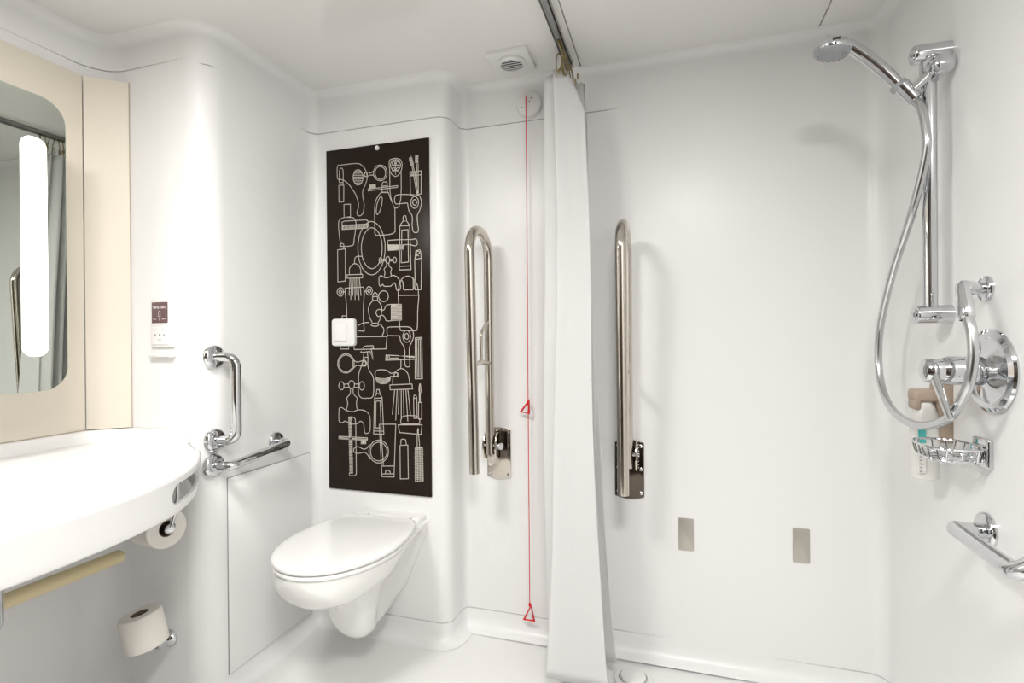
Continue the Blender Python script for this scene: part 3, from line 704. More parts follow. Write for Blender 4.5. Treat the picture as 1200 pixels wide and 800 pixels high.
pB = straight((-0.735, 1.836), (XR - rR, 1.836), (0, -1), (0, 0.2, 0.4, 0.44, 0.6, 0.8, 0.92, 1))[:-1] + corner(XR - rR, 1.836 - rR, rR, 90, 0, False, 10)
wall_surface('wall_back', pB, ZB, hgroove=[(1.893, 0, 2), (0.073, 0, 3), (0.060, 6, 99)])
pR = [(XR, 1.836 - rR, -1, 0), (XR, 1.6, -1, 0), (XR, 1.423, -1, 0), (XR - 0.007, 1.417, -1, 0), (XR - 0.007, 1.1, -1, 0), (XR - 0.007, 0.5, -1, 0), (XR - 0.007, -0.95, -1, 0)]
wall_surface('wall_right', pR, ZB, m=M_WALL)
pF = [(XR, -0.95, 0, 1), (-0.6, -0.95, 0, 1), (XL, -0.95, 0, 1)]
wall_surface('wall_front', pF, ZB, m=M_FRONT)
# door behind the camera
bm = bmesh.new(); box(bm, (-0.85, -0.945, 0.05), (-0.05, -0.915, 1.97), 0.004)
dr = tag(link_mesh('door_1', bm, M_DOOR), kind='structure')
bm = bmesh.new(); tube(bm, fillet([(-0.14, -0.915, 1.02), (-0.14, -0.86, 1.02), (-0.26, -0.86, 1.02)], 0.015), 0.009); part('door_handle', bm, M_CHROME, dr)

# ceiling with two long recessed joints, floor tray
def slab_grid(name, xs, ys, z, groove, up, m):
    bm = bmesh.new(); V = {}
    for i, x in enumerate(xs):
        for j, y in enumerate(ys):
            V[i, j] = bm.verts.new((x, y, z + groove(x, y)))
    for i in range(len(xs) - 1):
        for j in range(len(ys) - 1):
            q = (V[i, j], V[i + 1, j], V[i + 1, j + 1], V[i, j + 1])
            f = bm.faces.new(q if up else q[::-1])
            xm = (xs[i] + xs[i + 1]) / 2; ym = (ys[j] + ys[j + 1]) / 2
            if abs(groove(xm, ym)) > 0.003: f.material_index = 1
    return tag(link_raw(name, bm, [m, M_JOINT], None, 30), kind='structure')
CG = [(-0.300, 1.815), (0.438, 1.805)]
def cgroove(x, y):
    for (gx, ye) in CG:
        if abs(x - gx) < 0.0016 and y < ye + 1e-6: return 0.006
    return 0.0
xs = sorted([XL - 0.03, -1.3, -0.8, 0.0, XR + 0.03] + [gx + s * d for gx, _ in CG for s in (-1, 1) for d in (0.0015, 0.0022)])
ys = sorted([-0.98, -0.3, 0.4, 1.0, 1.5, 1.805, 1.806, 1.815, 1.816, 1.87])
slab_grid('ceiling', xs, ys, CEILING_Z + 0.0004, cgroove, False, M_CEIL)
DX, DY = -0.128, 1.705
def fz(x, y):
    d = math.hypot(x - DX, y - DY); return -0.010 * math.exp(-(d / 0.45) ** 2)
bm = bmesh.new(); nx, ny = 40, 48; V = {}
for i in range(nx + 1):
    for j in range(ny + 1):
        x = XL - 0.03 + (XR - XL + 0.06) * i / nx; y = -0.98 + 2.85 * j / ny
        V[i, j] = bm.verts.new((x, y, 0.0004 + fz(x, y)))
for i in range(nx):
    for j in range(ny): bm.faces.new((V[i, j], V[i + 1, j], V[i + 1, j + 1], V[i, j + 1]))
tag(link_raw('floor', bm, M_FLOOR, None, 40), kind='structure')
bm = bmesh.new(); box(bm, (XL + 0.05, -0.93, 0.0), (XR - 0.06, 0.12, 0.008), 0.002)
tag(link_mesh('floor_bounce_cut', bm, M_BOUNCE_CUT), kind='structure')  # dark sheet added out of view to cut floor bounce under the washbasin

# ------------------------------------------------------------------ ceiling downlights
for n_, (lx, ly, lr, lw) in enumerate(DOWNLIGHTS):
    t = thing('ceiling_light', ['larger round opal ceiling light over the washbasin side', 'smaller round opal ceiling light over the shower side'][n_], 'ceiling light', (lx, ly, CEILING_Z))
    bm = bmesh.new(); lathe(bm, [(lr, -0.026), (lr + 0.010, -0.024), (lr + 0.016, -0.010), (lr + 0.018, 0.0)], (lx, ly, CEILING_Z), n=48); part('trim_ring', bm, M_CHROME, t)
    bm = bmesh.new(); lathe(bm, [(0.0, -0.022), (lr, -0.022), (lr, 0.0)], (lx, ly, CEILING_Z), n=48); part('diffuser', bm, M_LAMP, t)

# ------------------------------------------------------------------ access panel beside the toilet
t = thing('access_panel', 'large flat white access panel low on the wall left of the toilet', 'access panel', (-1.33, 1.45, 0.06))
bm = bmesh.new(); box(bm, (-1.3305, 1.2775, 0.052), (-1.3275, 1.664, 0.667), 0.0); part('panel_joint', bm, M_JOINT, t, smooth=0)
bm = bmesh.new(); box(bm, (-1.330, 1.279, 0.054), (-1.325, 1.663, 0.6652), 0.0015); part('panel_sheet', bm, M_WALL, t)

# ------------------------------------------------------------------ printed board over the toilet
BX0, BX1, BZ0, BZ1 = -1.265, -0.832, 0.5265, 1.8205
t = thing('printed_board', 'tall dark brown board printed with cream outlines of bathroom articles', 'wall panel', (-1.05, 1.70, BZ0))
bm = bmesh.new(); box(bm, (BX0, 1.6925, BZ0), (BX1, 1.6998, BZ1), 0.0012, 2); part('board', bm, M_BOARD, t)
def ribbons(bm, data, org, ux, uy, un, wd, lift):
    org, ux, uy, un = Vector(org), Vector(ux), Vector(uy), Vector(un)
    for closed, pts in data:
        P = [Vector(p) for p in pts]; m = len(P)
        if m < 2: continue
        La, Lb = [], []
        for i in range(m):
            if closed: a, c = P[i - 1], P[(i + 1) % m]
            else: a, c = P[max(i - 1, 0)], P[min(i + 1, m - 1)]
            d1 = (P[i] - a); d2 = (c - P[i])
            d1 = d1.normalized() if d1.length > 1e-7 else d2.normalized(); d2 = d2.normalized() if d2.length > 1e-7 else d1
            nn = Vector((-(d1.y + d2.y), d1.x + d2.x))
            nn = nn.normalized() if nn.length > 1e-6 else Vector((-d1.y, d1.x))
            c_ = max(0.5, abs(nn.dot(Vector((-d1.y, d1.x)))))
            q = nn * (wd / 2 / c_)
            for Ls, s in ((La, 1), (Lb, -1)):
                v = P[i] + q * s; Ls.append(bm.verts.new(org + ux * v.x + uy * v.y + un * lift))
        for i in range(m if closed else m - 1):
            j = (i + 1) % m; f = bm.faces.new((La[i], La[j], Lb[j], Lb[i]))
            if f.normal.length == 0: f.normal_update()
DR = []
for c, s_ in DRAWING:
    DR.append((c, [tuple(int(v) / 10000.0 for v in q.split(',')) for q in s_.split(' ')]))
bm = bmesh.new(); ribbons(bm, DR, (-1.265, 1.6925, 0.526), (1, 0, 0), (0, 0, 1), (0, -1, 0), 0.0024, 0.0004)
part('printed_drawing', bm, M_INK, t, smooth=0)['kind'] = 'stuff'
bm = bmesh.new(); lathe(bm, [(0.0085, 0), (0.0085, 0.004), (0.007, 0.0065), (0, 0.0075)], (-1.041, 1.6925, 1.806), (0, -1, 0), 20); part('screw_cap', bm, M_PLAST, t)

# flush button on the board
t = thing('flush_button', 'square white flush plate on the dark printed board', 'flush button', (-1.187, 1.6925, 1.124))
bm = bmesh.new(); prism(bm, rounded_poly(0.100, 0.104, 0.012), (-1.187, 1.6925, 1.124), (1, 0, 0), (0, 0, 1), (0, -1, 0), 0.0, 0.016, 0.005); part('cover_plate', bm, M_PLAST, t)
bm = bmesh.new(); prism(bm, rounded_poly(0.062, 0.070, 0.006), (-1.196, 1.6925, 1.126), (1, 0, 0), (0, 0, 1), (0, -1, 0), 0.015, 0.022, 0.003); part('push_key', bm, M_SEAT, t)

# ------------------------------------------------------------------ wall-hung toilet
TX = -0.985
t = thing('toilet', 'white wall-hung toilet with closed lid under the printed board', 'toilet', (TX, 1.70, 0.12))
def lid_outline(z, grow=0.0, n=44, yb=1.615):
    pts = []
    cy = 1.392; w_ = 0.183 + grow; fr = 0.236 + grow
    for k in range(n + 1):                                   # right side to left side round the front
        a = -PI / 2 + PI * (k / n)
        x = w_ * math.cos(PI / 2 + (k / n) * PI) ; 
        pass
    out = []
    for k in range(n + 1):
        a = PI * k / n                                        # 0 .. pi : right -> front -> left
        out.append((TX + w_ * math.cos(a), cy - fr * math.sin(a)))
    # straight-ish sides narrowing to the hinge
    lb = [(TX - (w_ - 0.004), cy + 0.06), (TX - (w_ - 0.014), cy + 0.12), (TX - (w_ - 0.034), cy + 0.18), (TX - (w_ - 0.052), yb - 0.008 + grow), (TX - (w_ - 0.068), yb + grow)]
    rb = [(2 * TX - x, y) for (x, y) in lb][::-1]
    return out + lb + rb
def stack(bm, rings_, cap0=True, cap1=True):
    R_ = [[bm.verts.new(p) for p in r] for r in rings_]
    m = len(R_[0])
    for A, B in zip(R_, R_[1:]):
        for k in range(m): bm.faces.new((A[k], A[(k + 1) % m], B[(k + 1) % m], B[k]))
    if cap0: bm.faces.new(R_[0])
    if cap1: bm.faces.new(R_[-1])
def scaled(o, s, z): 
    cy = 1.40
    return [(TX + (x - TX) * s, cy + (y - cy) * s, z) for x, y in o]
def inset(o, d, z):
    m = len(o); out = []
    for i in range(m):
        p0, p1 = Vector(o[i - 1]), Vector(o[(i + 1) % m]); tg = (p1 - p0).normalized(); nn = Vector((tg.y, -tg.x))
        c = Vector((TX, 1.40)) - Vector(o[i])
        if nn.dot(c) < 0: nn = -nn
        out.append((o[i][0] + nn.x * d, o[i][1] + nn.y * d, z))
    return out
o0 = lid_outline(0)
# seat ring
bm = bmesh.new(); stack(bm, [inset(o0, 0.006, 0.4425), inset(o0, 0.001, 0.4445), inset(o0, 0.0, 0.449), inset(o0, 0.002, 0.4535), inset(o0, 0.007, 0.455)]); part('seat', bm, M_SEAT, t, 50)
bm = bmesh.new(); stack(bm, [inset(o0, 0.008, 0.4575), inset(o0, 0.000, 0.4595), inset(o0, -0.002, 0.464), inset(o0, 0.000, 0.469), inset(o0, 0.006, 0.4735), inset(o0, 0.020, 0.4765)] + [scaled(o0, s, 0.4765 + 0.004 * (1 - s * s)) for s in (0.8, 0.6, 0.4, 0.2, 0.08)]); part('lid', bm, M_SEAT, t, 50)
bm = bmesh.new(); stack(bm, [inset(o0, 0.0095, 0.4548), inset(o0, 0.0095, 0.4578)]); part('lid_buffer', bm, M_GREYP, t)
for s in (-1, 1):
    bm = bmesh.new(); tube(bm, [(TX + s * 0.085 - 0.022, 1.622, 0.462), (TX + s * 0.085 + 0.022, 1.622, 0.462)], 0.011, 14); part('hinge', bm, M_SEAT, t)
# bowl body
ZT = 0.4425
def rimw(y):
    if y < 1.392: 
        q = 1 - ((1.392 - y) / 0.232) ** 2; return 0.177 * math.sqrt(max(0.0, q))
    k = (y - 1.392) / (1.70 - 1.392); return 0.177 - 0.040 * k * k * (3 - 2 * k)
ZBOT = [(1.160, 0.430), (1.166, 0.398), (1.18, 0.370), (1.21, 0.340), (1.25, 0.322), (1.30, 0.310), (1.345, 0.296), (1.372, 0.235), (1.40, 0.165), (1.43, 0.135), (1.48, 0.122), (1.56, 0.120), (1.62, 0.130), (1.70, 0.160)]
def zbot(y):
    for (a, za), (b, zb) in zip(ZBOT, ZBOT[1:]):
        if a <= y <= b: return za + (zb - za) * (y - a) / (b - a)
    return ZBOT[-1][1]
def bodyw(y, z):
    zb = zbot(y); w_ = 0.0
    rw = rimw(y)
    # hollow bowl part
    ez = (0.445 - z) / 0.135
    q = 1 - (max(0.0, (1.40 - y)) / 0.242) ** 2.2 - (max(0, (y - 1.40)) / 0.110) ** 2.6
    if ez < 1 and q > 0:
        w_ = max(w_, 0.173 * (q ** 0.5) * (max(0.0, 1 - ez ** 2.3)) ** 0.5)
    # lower bowl throat
    q = 1 - (abs(y - 1.435) / 0.085) ** 2.6
    if q > 0 and y > 1.34:
        kk = 0.052 + 0.24 * max(0, z - 0.15); w_ = max(w_, min(kk, 0.12) * q ** 0.5)
    # keel under the whole length
    if y > 1.36:
        kw = 0.046 - 0.020 * min(1.0, max(0.0, (y - 1.49) / 0.05)); w_ = max(w_, kw + 0.03 * max(0, z - 0.12))
    # rim flange
    if z > 0.395:
        w_ = max(w_, rw * (1 - 0.10 * ((ZT - z) / 0.047) ** 2))
    # back plate against the wall
    if y > 1.60:
        k = min(1, (y - 1.60) / 0.075); k = k * k
        bw = 0.022 + (0.137 - 0.022) * max(0, min(1, (z - 0.16) / 0.25)) ** 0.85
        w_ = max(w_, 0.030 + (bw - 0.030) * k) if bw > 0.030 else w_
    # front corner rounding and bottom rounding
    rb = 0.035
    if z - zb < rb: w_ *= math.sqrt(max(0.0, 1 - (1 - (z - zb) / rb) ** 2)) * 0.9 + 0.1 * ((z - zb) / rb) ** 0.3 if z > zb else 0.0
    return min(w_, rw if rw > 0 else 0.0)
Ys = [1.1602] + [1.162, 1.166, 1.172, 1.18, 1.19] + [1.20 + 0.0125 * k for k in range(40)] + [1.6999]
NZ = 40
bm = bmesh.new(); secs = []
for y in Ys:
    zb = zbot(y); half = []
    for k in range(NZ + 1):
        f_ = k / NZ; f_ = f_ ** 1.5 if f_ < 0.99 else 1
        z = zb + (ZT - 0.004 - zb) * f_; half.append((bodyw(y, z), z))
    w_top = max(half[-1][0] - 0.004, 0.0)
    half.append((w_top, ZT))
    sec = [(TX, y, zb)] + [(TX + w, y, z) for w, z in half[1:]] + [(TX, y, ZT)] + [(TX - w, y, z) for w, z in half[1:][::-1]]
    secs.append([bm.verts.new(p) for p in sec])
for A, B in zip(secs, secs[1:]):
    m = len(A)
    for k in range(m): bm.faces.new((A[k], A[(k + 1) % m], B[(k + 1) % m], B[k]))
bm.faces.new(secs[0]); bm.faces.new(secs[-1])
for _ in range(4):
    sm = [v for v in bm.verts if v.co.y < 1.695 and v.co.z < ZT - 0.006]
    bmesh.ops.smooth_vert(bm, verts=sm, factor=0.5, use_axis_x=True, use_axis_y=False, use_axis_z=True)
part('bowl', bm, M_CERAMIC, t, 60)
# raised ceramic deck behind the hinges
bm = bmesh.new()
dk = [(-0.128, 1.6999), (-0.130, 1.655), (-0.118, 1.637), (0.118, 1.637), (0.130, 1.655), (0.128, 1.6999)]
stack(bm, [[(TX + a, b, 0.4405) for a, b in dk], [(TX + a, b, 0.458) for a, b in dk], [(TX + a * 0.985, b + (0.003 if b < 1.69 else 0), 0.463) for a, b in dk], [(TX + a * 0.95, b + (0.010 if b < 1.69 else 0), 0.466) for a, b in dk]]); part('rear_deck', bm, M_CERAMIC, t, 50)
bm = bmesh.new(); lathe(bm, [(0.010, 0), (0.010, 0.004), (0.006, 0.006), (0, 0.006)], (TX + 0.13, 1.66, 0.43), (1, 0, 0), 12); bm.free()

# ------------------------------------------------------------------ small grab bars on the wall beside the toilet
def flange(parent, c, axis, r=0.035, name='wall_flange', m=M_CHROME, th=0.012):
    bm = bmesh.new(); lathe(bm, [(0, 0), (r, 0), (r, th * 0.45), (r * 0.93, th * 0.75), (r * 0.80, th * 0.95), (r * 0.5, th), (0, th)], c, axis, 32); o = part(name, bm, m, parent)
    return o
WX = -1.33
t = thing('grab_bar', 'short upright chrome grab bar on the white wall above the sloping one', 'grab bar', (WX, 1.235, 0.93))
pts = fillet([(WX + 0.004, 1.237, 1.046), (WX + 0.066, 1.252, 1.046), (WX + 0.066, 1.252, 0.792), (WX + 0.004, 1.237, 0.792)], 0.035, 8)
bm = bmesh.new(); tube(bm, pts, 0.0145, 18); part('rail', bm, M_CHROME, t)
flange(t, (WX - 0.006, 1.237, 1.046), (1, 0, 0), 0.036, th=0.016); flange(t, (WX - 0.006, 1.237, 0.792), (1, 0, 0), 0.036, th=0.016)
t = thing('grab_bar', 'short sloping chrome grab bar on the wall left of the printed board', 'grab bar', (WX, 1.35, 0.73))
A_ = (WX, 1.232, 0.716); B_ = (WX, 1.487, 0.742)
pts = fillet([(WX + 0.004, A_[1], A_[2]), (WX + 0.060, A_[1] + 0.004, A_[2]), (WX + 0.060, B_[1] - 0.004, B_[2]), (WX + 0.004, B_[1], B_[2])], 0.022, 8)
bm = bmesh.new(); tube(bm, pts, 0.0145, 18); part('rail', bm, M_CHROME, t)
flange(t, (WX - 0.006, A_[1], A_[2]), (1, 0, 0), 0.036, th=0.016); flange(t, (WX, B_[1], B_[2]), (1, 0, 0), 0.034)

# ------------------------------------------------------------------ fold-up support rails
def screw(parent, c, axis, r=0.005, m=M_CHROME):
    bm = bmesh.new(); lathe(bm, [(r, 0), (r, 0.0012), (r * 0.6, 0.0028), (0, 0.003)], c, axis, 12); return part('screw', bm, m, parent)
def bowed_plate(x0, x1, z0, z1, bow=0.010):
    cx, cz = (x0 + x1) / 2, (z0 + z1) / 2; hw = (x1 - x0) / 2
    pts = []
    for k in range(13): u = -1 + 2 * k / 12; pts.append((u * hw, z0 - bow * (1 - u * u) + 0.0 - cz + bow))
    for k in range(13): u = 1 - 2 * k / 12; pts.append((u * hw, z1 + bow * (1 - u * u) - cz - bow))
    return (cx, cz), pts
t = thing('support_rail', 'folded-up steel support rail between the printed board and the red cord', 'grab rail', (-0.615, 1.836, 0.56))
(cx, cz), pl = bowed_plate(-0.668, -0.575, 0.572, 0.765)
bm = bmesh.new(); prism(bm, pl, (cx, 1.836, cz), (1, 0, 0), (0, 0, 1), (0, -1, 0), 0.0, 0.006, 0.0015); bp = part('wall_plate', bm, M_STEEL, t)
for (sx, sz) in ((-0.657, 0.59), (-0.586, 0.59), (-0.586, 0.70), (-0.586, 0.748), (-0.657, 0.70)): screw(bp, (sx, 1.83, sz), (0, -1, 0))
bm = bmesh.new(); box(bm, (-0.628, 1.818, 0.655), (-0.583, 1.8305, 0.755), 0.004); part('hinge_recess', bm, M_DARKST, t)
for dx in (-0.024, 0.022):
    bm = bmesh.new()
    q = [(-0.012, -0.05), (0.018, -0.042), (0.028, -0.01), (0.026, 0.02), (0.008, 0.045), (-0.012, 0.05)]
    prism(bm, q, (-0.641 + dx, 1.805, 0.70), (0, -1, 0), (0, 0, 1), (1, 0, 0), -0.002, 0.003, 0.0008); part('hinge_cheek', bm, M_STEEL, t)
bm = bmesh.new(); tube(bm, [(-0.672, 1.792, 0.705), (-0.610, 1.792, 0.705)], 0.006, 12); part('hinge_pin', bm, M_CHROME, t)
bm = bmesh.new(); lathe(bm, [(0, 0), (0.012, 0), (0.014, 0.006), (0.012, 0.012), (0, 0.013)], (-0.612, 1.806, 0.700), (1, -0.4, 0), 20); part('lock_knob', bm, M_CHROME, t)
XA = -0.643
pts = fillet([(XA, 1.795, 0.672), (XA, 1.790, 1.468), (XA, 1.602, 1.474), (XA, 1.636, 0.640)], [0, 0.088, 0.088, 0], 12)
bm = bmesh.new(); tube(bm, pts, 0.0172, 20); part('rail', bm, M_STEEL, t)
bm = bmesh.new(); tube(bm, [(XA + 0.002, 1.618, 1.006), (XA + 0.002, 1.70, 1.014), (XA + 0.002, 1.79, 1.006)], 0.0085, 14); part('cross_bar', bm, M_STEEL, t)
bm = bmesh.new(); tube(bm, fillet([(XA + 0.001, 1.708, 1.012), (XA + 0.001, 1.706, 1.118), (XA + 0.001, 1.79, 1.165)], 0.03, 6), 0.0058, 12); part('drop_leg', bm, M_STEEL, t)

t = thing('support_rail', 'folded-up steel support rail on a dark plate right of the curtain', 'grab rail', (-0.145, 1.836, 0.54))
(cx, cz), pl = bowed_plate(-0.194, -0.0955, 0.537, 0.742)
bm = bmesh.new(); prism(bm, pl, (cx, 1.836, cz), (1, 0, 0), (0, 0, 1), (0, -1, 0), 0.0, 0.006, 0.0015); bp = part('wall_plate', bm, M_DARKST, t); bp['label'] = 'mirror-polished wall plate with a dark reflection in its colour'
for (sx, sz) in ((-0.183, 0.563), (-0.106, 0.560), (-0.106, 0.642), (-0.183, 0.645), (-0.106, 0.722), (-0.183, 0.722)): screw(bp, (sx, 1.83, sz), (0, -1, 0), 0.006)
for dx in (-0.024, 0.026):
    bm = bmesh.new()
    q = [(-0.012, -0.05), (0.018, -0.042), (0.028, -0.01), (0.026, 0.02), (0.008, 0.045), (-0.012, 0.05)]
    prism(bm, q, (-0.145 + dx, 1.805, 0.69), (0, -1, 0), (0, 0, 1), (1, 0, 0), -0.002, 0.003, 0.0008); part('hinge_cheek', bm, M_STEEL, t)
bm = bmesh.new(); tube(bm, [(-0.178, 1.79, 0.70), (-0.108, 1.79, 0.70)], 0.006, 12); part('hinge_pin', bm, M_CHROME, t)
bm = bmesh.new(); tube(bm, [(-0.118 + 0.006 * math.cos(a * 0.9), 1.80 + 0.006 * math.sin(a * 0.9), 0.655 + a * 0.0016) for a in range(50)], 0.0022, 6); part('spring', bm, M_STEEL, t)
XB = -0.147
pts = fillet([(XB, 1.792, 0.655), (XB, 1.786, 1.452), (XB, 1.600, 1.456), (XB - 0.002, 1.640, 0.606)], [0, 0.088, 0.088, 0], 12)
bm = bmesh.new(); tube(bm, pts, 0.0180, 20); part('rail', bm, M_STEEL, t)
bm = bmesh.new(); tube(bm, [(XB, 1.625, 0.98), (XB, 1.79, 0.98)], 0.0085, 14); part('cross_bar', bm, M_STEEL, t)

# ------------------------------------------------------------------ blanking plates
for (px0, px1, lab) in ((0.0155, 0.0645, 'small brushed steel blanking plate nearer the curtain'), (0.3615, 0.4100, 'small brushed steel blanking plate nearer the shower')):
    cx = (px0 + px1) / 2
    bm = bmesh.new(); prism(bm, rounded_poly(px1 - px0, 0.109, 0.004, 4), (cx, 1.836, 0.432), (1, 0, 0), (0, 0, 1), (0, -1, 0), 0.0, 0.003, 0.0008)
    top_mesh('blanking_plate', bm, M_SATIN, lab, 'wall plate', (cx, 1.836, 0.378), 'steel blanking plates on the shower wall')

# ------------------------------------------------------------------ alarm pull with red cord
ax, ay, az = -0.492, 1.836, 1.947
t = thing('alarm_pull', 'round white emergency pull switch with long red cord and two red handles', 'alarm cord', (ax, ay, az))
bm = bmesh.new(); lathe(bm, [(0, 0), (0.046, 0), (0.046, 0.012), (0.043, 0.018), (0.034, 0.021), (0, 0.022)], (ax, ay, az), (0, -1, 0), 40); base = part('switch_base', bm, M_PLAST, t)
for (sx, sz) in ((-0.026, -0.012), (0.003, 0.006), (0.010, 0.018)):
    bm = bmesh.new(); lathe(bm, [(0.0028, 0), (0.0028, 0.001), (0, 0.001)], (ax + sx, ay - 0.0214, az + sz), (0, -1, 0), 10); part('screw_hole', bm, M_PRINT, base)
cxx, cyy = -0.500, 1.808
bm = bmesh.new(); tube(bm, catmull([(cxx - 0.0015, ay - 0.022, az + 0.004), (cxx, cyy, az - 0.012), (cxx + 0.0005, cyy, 1.5), (cxx - 0.0003, cyy, 0.9), (cxx, cyy, 0.50), (cxx, cyy, 0.115)], 6), 0.0016, 8); part('cord', bm, M_RED, t)
def tri_handle(cz, tilt, s=1.0, open_=False):
    bm = bmesh.new(); c, sn = math.cos(tilt), math.sin(tilt)
    pts = [(0.006, 0.0), (0.020, -0.050), (-0.026, -0.050)]
    P3 = [(cxx + (a * c - b * sn) * s * 0.8, cyy - 0.002 + a * 0.6 * s * sn, cz + (a * sn * 0.3 + b * c) * s) for a, b in pts]
    tube(bm, [P3[0], P3[1], P3[2]], 0.0046, 10, closed=True)
    return bm
bm = tri_handle(0.872, -0.28, 0.95); part('pull_handle', bm, M_RED, t)
bm = bmesh.new(); lathe(bm, [(0, 0), (0.005, 0.003), (0.006, 0.012), (0.003, 0.020), (0, 0.021)], (cxx, cyy, 0.852), (0, 0, 1), 12); part('cord_knot', bm, M_RED, t)
bm = tri_handle(0.128, 0.0, 1.05); part('pull_handle', bm, M_RED, t)
bm = bmesh.new(); lathe(bm, [(0, 0), (0.004, 0.003), (0.005, 0.010), (0.003, 0.015), (0, 0.016)], (cxx, cyy, 0.122), (0, 0, 1), 12); part('cord_knot', bm, M_RED, t)

# ------------------------------------------------------------------ extractor vent in the ceiling
vx, vy, vz = -0.518, 1.690, CEILING_Z
t = thing('extractor_vent', 'square white extractor vent with round slatted grille on the ceiling', 'vent', (vx, vy, vz))
bm = bmesh.new(); prism(bm, rounded_poly(0.142, 0.142, 0.006, 3), (vx, vy, vz), (1, 0, 0), (0, 1, 0), (0, 0, -1), 0.0, 0.012, 0.003); part('frame', bm, M_PLAST, t)
bm = bmesh.new(); lathe(bm, [(0.047, 0.010), (0.047, 0.020), (0.041, 0.026), (0.038, 0.026), (0.038, 0.0125)], (vx + 0.004, vy - 0.006, vz), (0, 0, -1), 36); part('grille_ring', bm, M_PLAST, t)
bm = bmesh.new(); lathe(bm, [(0, 0.0126), (0.0385, 0.0126), (0.0385, 0.013)], (vx + 0.004, vy - 0.006, vz), (0, 0, -1), 36); part('dark_throat', bm, M_BLACK, t)
for k in range(6):
    yy = -0.030 + 0.012 * k; hw = math.sqrt(max(0.0, 0.040 ** 2 - yy * yy)) - 0.001
    bm = bmesh.new(); box(bm, (vx + 0.004 - hw, vy - 0.006 + yy - 0.0050, vz - 0.0262), (vx + 0.004 + hw, vy - 0.006 + yy + 0.0050, vz - 0.0236), 0.0008, 1, Matrix.Rotation(0.52, 3, 'X')); part('slat', bm, M_PLAST, t)

# ------------------------------------------------------------------ curtain track, hooks, curtain
t = thing('curtain_track', 'straight grey metal curtain track running along the ceiling', 'curtain rail', (-0.334, 0.8, CEILING_Z))
bm = bmesh.new()
box(bm, (-0.347, -0.6, 2.041), (-0.321, 1.755, CEILING_Z), 0.0); box(bm, (-0.347, -0.6, 2.028), (-0.3435, 1.755, 2.042), 0.0); box(bm, (-0.3245, -0.6, 2.028), (-0.321, 1.755, 2.042), 0.0)
box(bm, (-0.347, -0.6, 2.028), (-0.3385, 1.755, 2.0305), 0.0); box(bm, (-0.3295, -0.6, 2.028), (-0.321, 1.755, 2.0305), 0.0)
part('channel', bm, M_ALU, t, 30)
bm = bmesh.new(); box(bm, (-0.3437, -0.599, 2.0308), (-0.3243, 1.7545, 2.0409), 0.0); part('slot', bm, M_GREYP, t, 0)
bm = bmesh.new(); box(bm, (-0.350, 1.752, 2.022), (-0.318, 1.768, CEILING_Z), 0.002); part('end_stop', bm, M_ALU, t)

NF = 5; CY0, CY1 = 1.625, 1.772
def curtain_pt(u, z):
    """u 0..1 along the cloth, z height"""
    top = (z - 0.05) / 1.905
    low = 1 - top
    ph = u * NF * 2 * PI
    amp = (0.058 + 0.006 * math.sin(u * 11 + 1)) * (1.05 + 0.24 * low + 0.22 * low ** 5)
    xc = -0.328 + 0.014 * low + 0.018 * low ** 5 + 0.016 * u * low + 0.004 * math.sin(3.1 * u + 2.0 * top)
    wob = 0.007 * math.sin(ph * 0.37 + top * 3.0) * (0.3 + low) + 0.003 * math.sin(11 * top + 5 * u)
    s = math.sin(ph - 0.9 + 0.5 * math.sin(2.0 * top + u * 4))
    s = math.copysign(abs(s) ** 0.8, s)
    x = xc + amp * s + wob + 0.0035 * math.sin(ph * 3 + 3 * top) * (0.4 + low)
    ya = CY0 - 0.115 * low; y = ya + (CY1 - ya) * u + 0.010 * math.cos(ph * 1.0) * (0.6 + low) + 0.002 * math.sin(ph * 4 + 1 + top * 4)
    return (x, y, z)
bm = bmesh.new(); NU, NV = 300, 60; g_ = []
for j in range(NV + 1):
    z0 = 0.064 + (1.955 - 0.064) * j / NV; row = []
    for i in range(NU + 1):
        u = i / NU
        sag = 0.014 * (0.5 - 0.5 * math.cos(u * NF * 2 * PI * 2)) * 0.6 * (max(0.0, j / NV - 0.9) / 0.1) ** 2
        tilt = 0.030 * u * (j / NV > 0.5) * 0
        hem = 0.0 if j else 0.010 * math.sin(u * 7)
        p = curtain_pt(u, z0)
        droop = max(0.0, p[0] + 0.318) * 2.3 * (1 if u < 0.72 else 0) * max(0.0, (j / NV - 0.80) / 0.20) ** 2
        row.append(bm.verts.new((p[0], p[1], z0 - sag + hem - droop)))
    g_.append(row)
for j in range(NV):
    for i in range(NU): bm.faces.new((g_[j][i], g_[j][i + 1], g_[j + 1][i + 1], g_[j + 1][i]))
cur = link_mesh('shower_curtain', bm, M_CLOTH, None, 180, (-0.333, 1.65, 0.045))
cur['label'] = 'long white shower curtain drawn together in deep folds'; cur['category'] = 'curtain'
md = cur.modifiers.new('thickness', 'SOLIDIFY'); md.thickness = 0.0012; md.offset = 0
# translucency of the cloth
nt = M_CLOTH.node_tree; b = nt.nodes['Principled BSDF']; out = nt.nodes['Material Output']
tr = nt.nodes.new('ShaderNodeBsdfTranslucent'); tr.inputs[0].default_value = (0.88, 0.88, 0.87, 1)
ms = nt.nodes.new('ShaderNodeMixShader'); ms.inputs[0].default_value = 0.42
nt.links.new(b.outputs[0], ms.inputs[1]); nt.links.new(tr.outputs[0], ms.inputs[2]); nt.links.new(ms.outputs[0], out.inputs[0])
